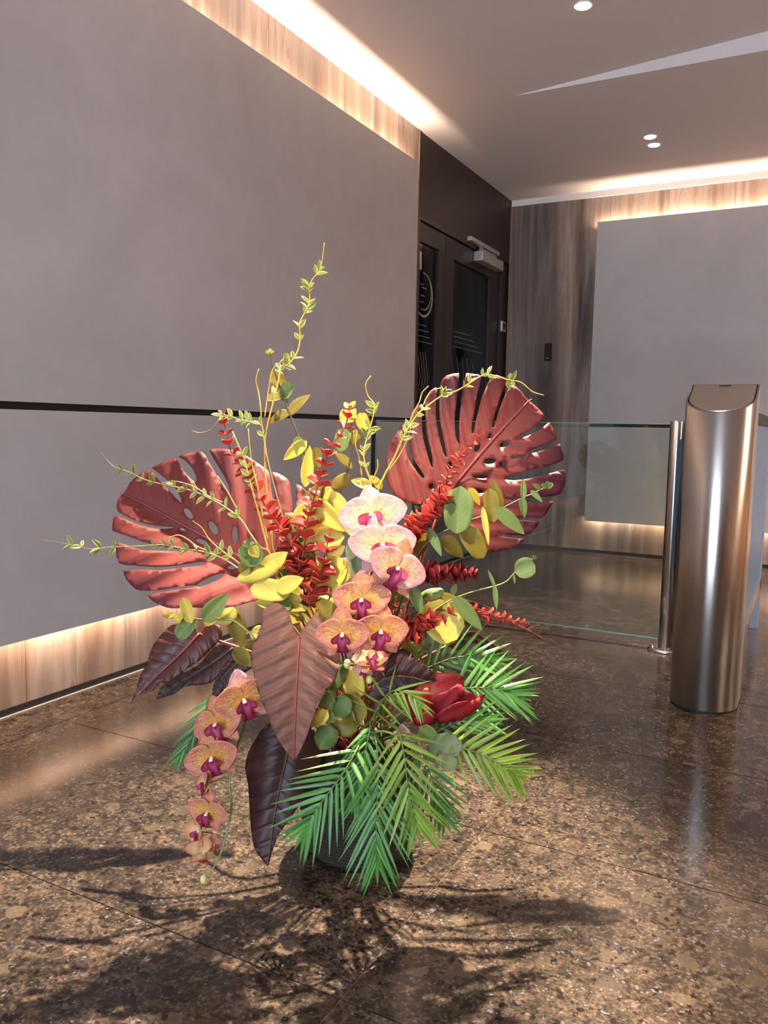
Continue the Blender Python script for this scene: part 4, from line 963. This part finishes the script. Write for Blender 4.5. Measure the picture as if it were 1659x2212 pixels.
# ---------------------------------------------------------------- orchids
def fan(v, w): return w*(math.sin(math.pi*min(1, (v*.94+.03)**.62)))**.62
PETAL = leaf_mesh('orchid_petal', lambda v: max(.07, fan(v, .56)) if v < 1 else .05, 10, 5, .16, -.10, 0, .06, 0, .02)
SEPAL = leaf_mesh('orchid_sepal', lambda v: max(.06, .36*(math.sin(math.pi*min(1, (v*.94+.03)**.75)))**.75) if v < 1 else .04, 8, 3, -.25, -.12, 0, 0, 0, .02)
def lip_mesh():
    me = bpy.data.meshes.new('orchid_lip'); bm = bmesh.new(); uvl = bm.loops.layers.uv.new('UVMap')
    # central lobe: tongue with flared notched tip; two side lobes standing up
    def sheet(fn, nu, nv):
        g = [[bm.verts.new(fn(i/nu*2-1, j/nv)) for i in range(nu+1)] for j in range(nv+1)]
        for j in range(nv):
            for i in range(nu):
                f = bm.faces.new((g[j][i], g[j][i+1], g[j+1][i+1], g[j+1][i])); f.smooth = True
                for l, (u, v) in zip(f.loops, ((i, j), (i+1, j), (i+1, j+1), (i, j+1))): l[uvl].uv = (u/nu, v/nv)
    sheet(lambda u, v: Vector((u*(.10+.16*v**2+.05*math.sin(v*6)), -.62*v*(1-.06*abs(u)), .16+.10*v-.28*v*v+.10*u*u)), 6, 8)
    for s in (-1, 1):
        sheet(lambda u, v, s=s: Vector((s*(.06+.26*v*(1-.15*u*u)), -.10-.08*v+.17*u*(1-.4*v), .12+.26*math.sin(v*1.6)+.04*u)), 4, 6)
    r = bmesh.ops.create_icosphere(bm, subdivisions=2, radius=.06, matrix=Matrix.Translation((0, -.08, .2)))
    bm.to_mesh(me); bm.free(); me.materials.append(M['lip']); return me
LIP = lip_mesh()
def column_mesh():
    me = bpy.data.meshes.new('orchid_column'); bm = bmesh.new()
    tube(bm, catmull([(0, .04, -.12), (0, .03, .0), (0, .0, .12), (0, -.05, .22), (0, -.09, .25)], 3), [.035]*4+[.05, .06, .065, .07, .075, .075, .06, .045, .02], 10)
    for f in bm.faces: f.smooth = True
    bm.to_mesh(me); bm.free(); me.materials.append(M['column']); return me
COLM = column_mesh()
def flower(parent, px, py, d, size, look=(0, 0, 1), roll=0, pm='petal_orange', sm=None, close=0.0, name='flower'):
    """size: full width in pixels; look: right, up, toward the camera; roll degrees"""
    z = (VR*look[0]+VU*look[1]+BACK*look[2]).normalized()
    up = VU if abs(z.dot(VU)) < .95 else VF
    y = (up-z*up.dot(z)).normalized(); x = y.cross(z)
    q = Matrix.Rotation(math.radians(roll), 3, z); x = q @ x; y = q @ y
    s = size/FPX*d*.55; o0 = at(px, py, d)
    R3 = Matrix((x, y, z)).transposed()
    base = link(name, COLM, parent, None, Matrix.Translation(o0) @ (R3*s).to_4x4())
    sm = sm or pm
    def sub(nm, me, ang, tilt, ln, wd, off, mat):
        a = math.radians(ang); rot = Matrix.Rotation(a, 3, 'Z') @ Matrix.Rotation(math.radians(tilt), 3, 'X')
        m = (rot @ Matrix.Diagonal((wd, ln, ln))).to_4x4(); m.translation = Vector((0, 0, off))
        o = bpy.data.objects.new(nm, me if mat is None else with_mat(me, mat)); COL.objects.link(o); o.parent = base; o.matrix_local = m
    c = close
    sub('sepal', SEPAL, rj(6), 4+c+rj(5), 1.02, 1.12, .0, sm); sub('sepal', SEPAL, 140+rj(6), 6+c+rj(5), .92, .92, -.04, sm); sub('sepal', SEPAL, -140+rj(6), 6+c+rj(5), .92, .92, -.04, sm)
    sub('petal', PETAL, 82+rj(7), 10+c+rj(8), 1.0, 1.0, .03, pm); sub('petal', PETAL, -82+rj(7), 10+c+rj(6), 1.0, 1.0, .02, pm)
    sub('lip', LIP, 0, 0, 1.12, 1.12, 0, None)
    return base
def spray(label, stem, d, flowers, buds, todown=True):
    t = thing('orchid_spray', label, 'orchid', ROOT)
    p3 = [at(p[0], p[1], p[2] if len(p) > 2 else d) for p in stem]
    stem_obj(t, 'stem', down(p3) if todown else p3, .0016, .0032, M['stem_green'], 8)
    for f in flowers: flower(t, *f)
    c = catmull(p3, 6)
    for f in flowers:
        o0 = at(f[0], f[1], f[2]+.015); near = min(c, key=lambda q: (q-o0).length)
        stem_obj(t, 'pedicel', [o0, o0.lerp(near, .5)+Vector((0, 0, .006)), near], .0011, .0013, M['stem_green'], 6)
    for x, y, r, dd in buds:
        bm = bmesh.new(); bmesh.ops.create_uvsphere(bm, u_segments=12, v_segments=10, radius=r/FPX*dd, matrix=Matrix.Translation(at(x, y, dd)) @ Matrix.Diagonal((1, 1, 1.3, 1)))
        link_mesh('bud', bm, M['bud'], t, at(x, y, dd), True)
        o0 = at(x, y, dd+.004); near = min(c, key=lambda q: (q-o0).length)
        stem_obj(t, 'pedicel', [o0, o0.lerp(near, .5)+Vector((0, 0, .004)), near], .0009, .0011, M['stem_green'], 6)
    return t
spray('cascading orchid spray at the centre, pink-yellow flowers above orange ones', [(800,1470,1.56),(812,1400,1.58),(818,1330,1.60),(828,1260,1.62),(830,1180,1.64),(822,1120,1.66),(812,1180,1.70),(806,1300,1.74)], 1.6,
  [(806,1116,1.61,140,(-.25,.35,1),12,'petal_pink'), (826,1180,1.57,136,(.05,.30,1),4,'petal_pink'), (856,1228,1.545,124,(.25,.1,1),-24,'petal_pink','petal_orange'),
   (782,1296,1.55,118,(-.1,.12,1),4,'petal_orange'), (741,1370,1.525,110,(-.15,.0,1),0,'petal_orange'), (822,1364,1.535,112,(.1,.05,1),-8,'petal_orange'),
   (800,1426,1.53,74,(.1,.75,.6),10,'petal_orange'), (784,1446,1.545,46,(-.2,-.5,.8),20,'petal_pink')],
  [(750,1434,8,1.54),(798,1468,7,1.54)])
spray('orchid spray hanging low on the left, orange flowers down to a bare tip', [(425,1922,1.49),(455,1885,1.50),(478,1840,1.51),(492,1790,1.52),(500,1740,1.535),(496,1690,1.55),(505,1640,1.56),(530,1560,1.585),(560,1480,1.62),(620,1420,1.68)], 1.55,
  [(527,1512,1.535,120,(.25,.05,1),18,'petal_orange','petal_pink'), (470,1564,1.53,112,(-.35,.15,1),24,'petal_orange'), (459,1636,1.515,112,(-.1,-.05,1),20,'petal_orange'),
   (446,1694,1.52,70,(-.8,.25,.35),30,'petal_cream','petal_cream',12), (449,1755,1.50,88,(-.25,0,1),-4,'petal_orange'), (430,1797,1.505,68,(-.7,.1,.5),10,'petal_cream','petal_cream',14), (440,1842,1.495,76,(-.3,.35,-.75),0,'petal_cream','petal_cream',16), (461,1822,1.51,44,(.5,-.3,.8),0,'petal_pink')],
  [(440,1899,8,1.495)])

# ---------------------------------------------------------------- crimson flower
cf = thing('crimson_flower', 'large crimson flower head of pointed velvety bracts among the palm fronds', 'flower', ROOT)
def bract(poly, d, cx, cy, k, mid):
    pts = c4(poly)
    blade(cf, 'bract', pts, lambda x, y: d+k*((x-cx)**2*.6+(y-cy)**2)*1e-6, 'crimson', c4(mid), (), 9, .0016, lambda s, t: .004*math.exp(-(t/.06)**2))
bract([(880,525),(940,514),(1010,518),(1076,540),(1062,570),(1079,606),(1060,600),(980,640),(900,690),(870,620)], 1.60, 965, 1480, 9, [(890,640),(960,580),(1070,545)])
bract([(1000,600),(1060,590),(1079,640),(1120,640),(1150,660),(1212,648),(1172,690),(1182,712),(1120,760),(1040,760),(960,720)], 1.585, 1000, 1500, 8, [(980,690),(1080,680),(1205,652)])
bract([(890,660),(960,630),(1010,600),(1050,590),(1075,640),(1020,700),(960,770),(900,780),(870,720)], 1.565, 960, 1510, 9, [(890,760),(960,690),(1050,600)])
bract([(880,800),(940,740),(1040,700),(1120,690),(1210,655),(1176,720),(1100,790),(1010,825),(920,834)], 1.56, 970, 1530, 9, [(890,805),(1010,760),(1195,665)])
bract([(700,740),(750,650),(830,610),(892,598),(888,660),(870,740),(850,830),(780,855),(740,820)], 1.57, 910, 1520, 12, [(800,850),(830,740),(888,605)])
bract([(780,640),(850,610),(900,560),(930,640),(930,740),(880,800),(850,830),(800,760)], 1.585, 930, 1500, 9, [(850,820),(870,720),(900,570)])
bract([(740,800),(800,760),(880,770),(910,820),(860,850),(790,860)], 1.575, 920, 1550, 9, [(900,830),(830,810),(745,805)])
bm = bmesh.new(); bmesh.ops.create_uvsphere(bm, u_segments=20, v_segments=14, radius=1, matrix=Matrix.Translation(at(940, 1512, 1.615)) @ (Matrix((VR*.068, VU*.042, VF*.040)).transposed()).to_4x4())
link_mesh('core', bm, M['crimson'], cf, at(940, 1512, 1.615), True)
stem_obj(cf, 'stem', [at(920, 1530, 1.63), at(880, 1545, 1.66), ROOT+Vector((.03, 0, 0))], .005, .006, M['stem_dark'])

# ---------------------------------------------------------------- palm fronds
def frond(label, path, d, nl, length, wd, mk='palm', a0=48, a1=14, start=.12, droop=.0, face=None, name='palm_frond'):
    """path pixels base -> tip; nl leaflets per side; length px of the longest"""
    t = thing(name, label, 'palm frond', ROOT)
    p3 = [at(p[0], p[1], p[2] if len(p) > 2 else d) for p in path]; c = catmull(p3, 10); n = len(c)
    stem_obj(t, 'rachis', [ROOT+(c[0]-ROOT)*.15, ROOT.lerp(c[0], .6)+Vector((0, 0, .015))]+p3, .0024, .0007, M['palm_stem'], 6)
    fc = (face or BACK+VU*.4).normalized()
    nl = int(nl*1.1)
    for i in range(nl):
        f = start+(1-start)*((i+.3)/nl); j = min(n-2, int(f*(n-1))); b = c[j]; tg = (c[j+1]-c[max(0, j-1)]).normalized()
        sd = tg.cross(fc).normalized(); nn = sd.cross(tg)
        ang = math.radians(a0+(a1-a0)*f); L = 1.22*length/FPX*d*(.55+.45*math.sin(math.pi*min(1, .18+f*.82)))*random.uniform(.9, 1.08)
        for s in (-1, 1):
            a = ang+rj(.07)
            dr = (tg*math.cos(a)+sd*s*math.sin(a)+nn*(rj(.10)+.08)-Vector((0, 0, droop))).normalized()
            put(t, PALML[(i+(s > 0)) % 4], mk, b, b+dr*L, wd*.86/FPX*d*random.uniform(.85, 1.15), nn+sd*s*rj(.5), rj(.35), 'leaflet')
    put(t, PALML[0], mk, c[-2], c[-2]+(c[-1]-c[-3]).normalized()*length*.5/FPX*d, wd*.8/FPX*d, fc, 0, 'leaflet')
    return t
frond('front palm frond hanging straight down over the planter', [(812,1600,1.53),(816,1660,1.50),(815,1730,1.49),(812,1800,1.49),(814,1866,1.50)], 1.50, 13, 122, 11, 'palm', 42, 17, .2)
frond('palm frond hanging down right of the front frond', [(855,1570,1.52),(872,1625,1.48),(880,1690,1.47),(892,1740,1.475),(902,1790,1.485)], 1.475, 11, 112, 12.5, 'palm_light', 48, 20, .06)
frond('palm frond sweeping down left before the planter', [(775,1610,1.55),(745,1665,1.51),(710,1712,1.50),(680,1755,1.50),(655,1800,1.51)], 1.51, 11, 112, 11.5, 'palm', 52, 18, .05)
frond('palm frond spreading low right toward the floor', [(930,1595,1.55),(985,1612,1.53),(1045,1632,1.53),(1085,1655,1.535),(1115,1675,1.545)], 1.53, 12, 92, 11, 'palm_light', 62, 22, .15)
frond('palm frond spreading right from behind the crimson flower', [(950,1500,1.66),(1005,1487,1.65),(1055,1486,1.65),(1090,1495,1.655),(1112,1502,1.66)], 1.65, 12, 92, 10.5, 'palm', 58, 16, .15)
frond('palm frond at the back right, lit, below the round yellow leaf', [(880,1470,1.74),(930,1440,1.73),(985,1420,1.73),(1035,1420,1.74),(1075,1432,1.75)], 1.73, 12, 84, 10, 'palm', 56, 18, .05)
frond('palm frond between the crimson flower and the low right frond', [(920,1590,1.60),(975,1565,1.59),(1020,1555,1.59),(1060,1560,1.60)], 1.59, 9, 76, 10.5, 'palm', 50, 16, .1)
frond('small yellow-green palm tip arching over the crimson flower', [(800,1560,1.56),(825,1515,1.52),(850,1492,1.50),(885,1500,1.49),(912,1525,1.49)], 1.50, 9, 64, 9, 'palm_light', 62, 24, .1, .55)
frond('shaded palm frond hanging behind the front fronds on the right', [(900,1600,1.58),(925,1660,1.55),(945,1715,1.55),(962,1765,1.555)], 1.56, 10, 88, 9.5, 'palm', 42, 18, .08)
frond('small dim palm tip hanging behind the low orchid spray', [(470,1490,1.74),(440,1545,1.73),(410,1600,1.73),(385,1640,1.735)], 1.73, 9, 62, 7.5, 'palm', 34, 12, .1)
frond('short palm frond in shadow close over the planter rim', [(800,1560,1.58),(790,1620,1.55),(775,1680,1.545),(765,1730,1.55)], 1.55, 10, 84, 10, 'palm', 40, 12, .05)
frond('upright palm tip in shadow between orchids and crimson flower', [(850,1540,1.70),(860,1480,1.71),(875,1430,1.71),(890,1390,1.72)], 1.71, 9, 56, 8, 'palm_light', 48, 14, .1)
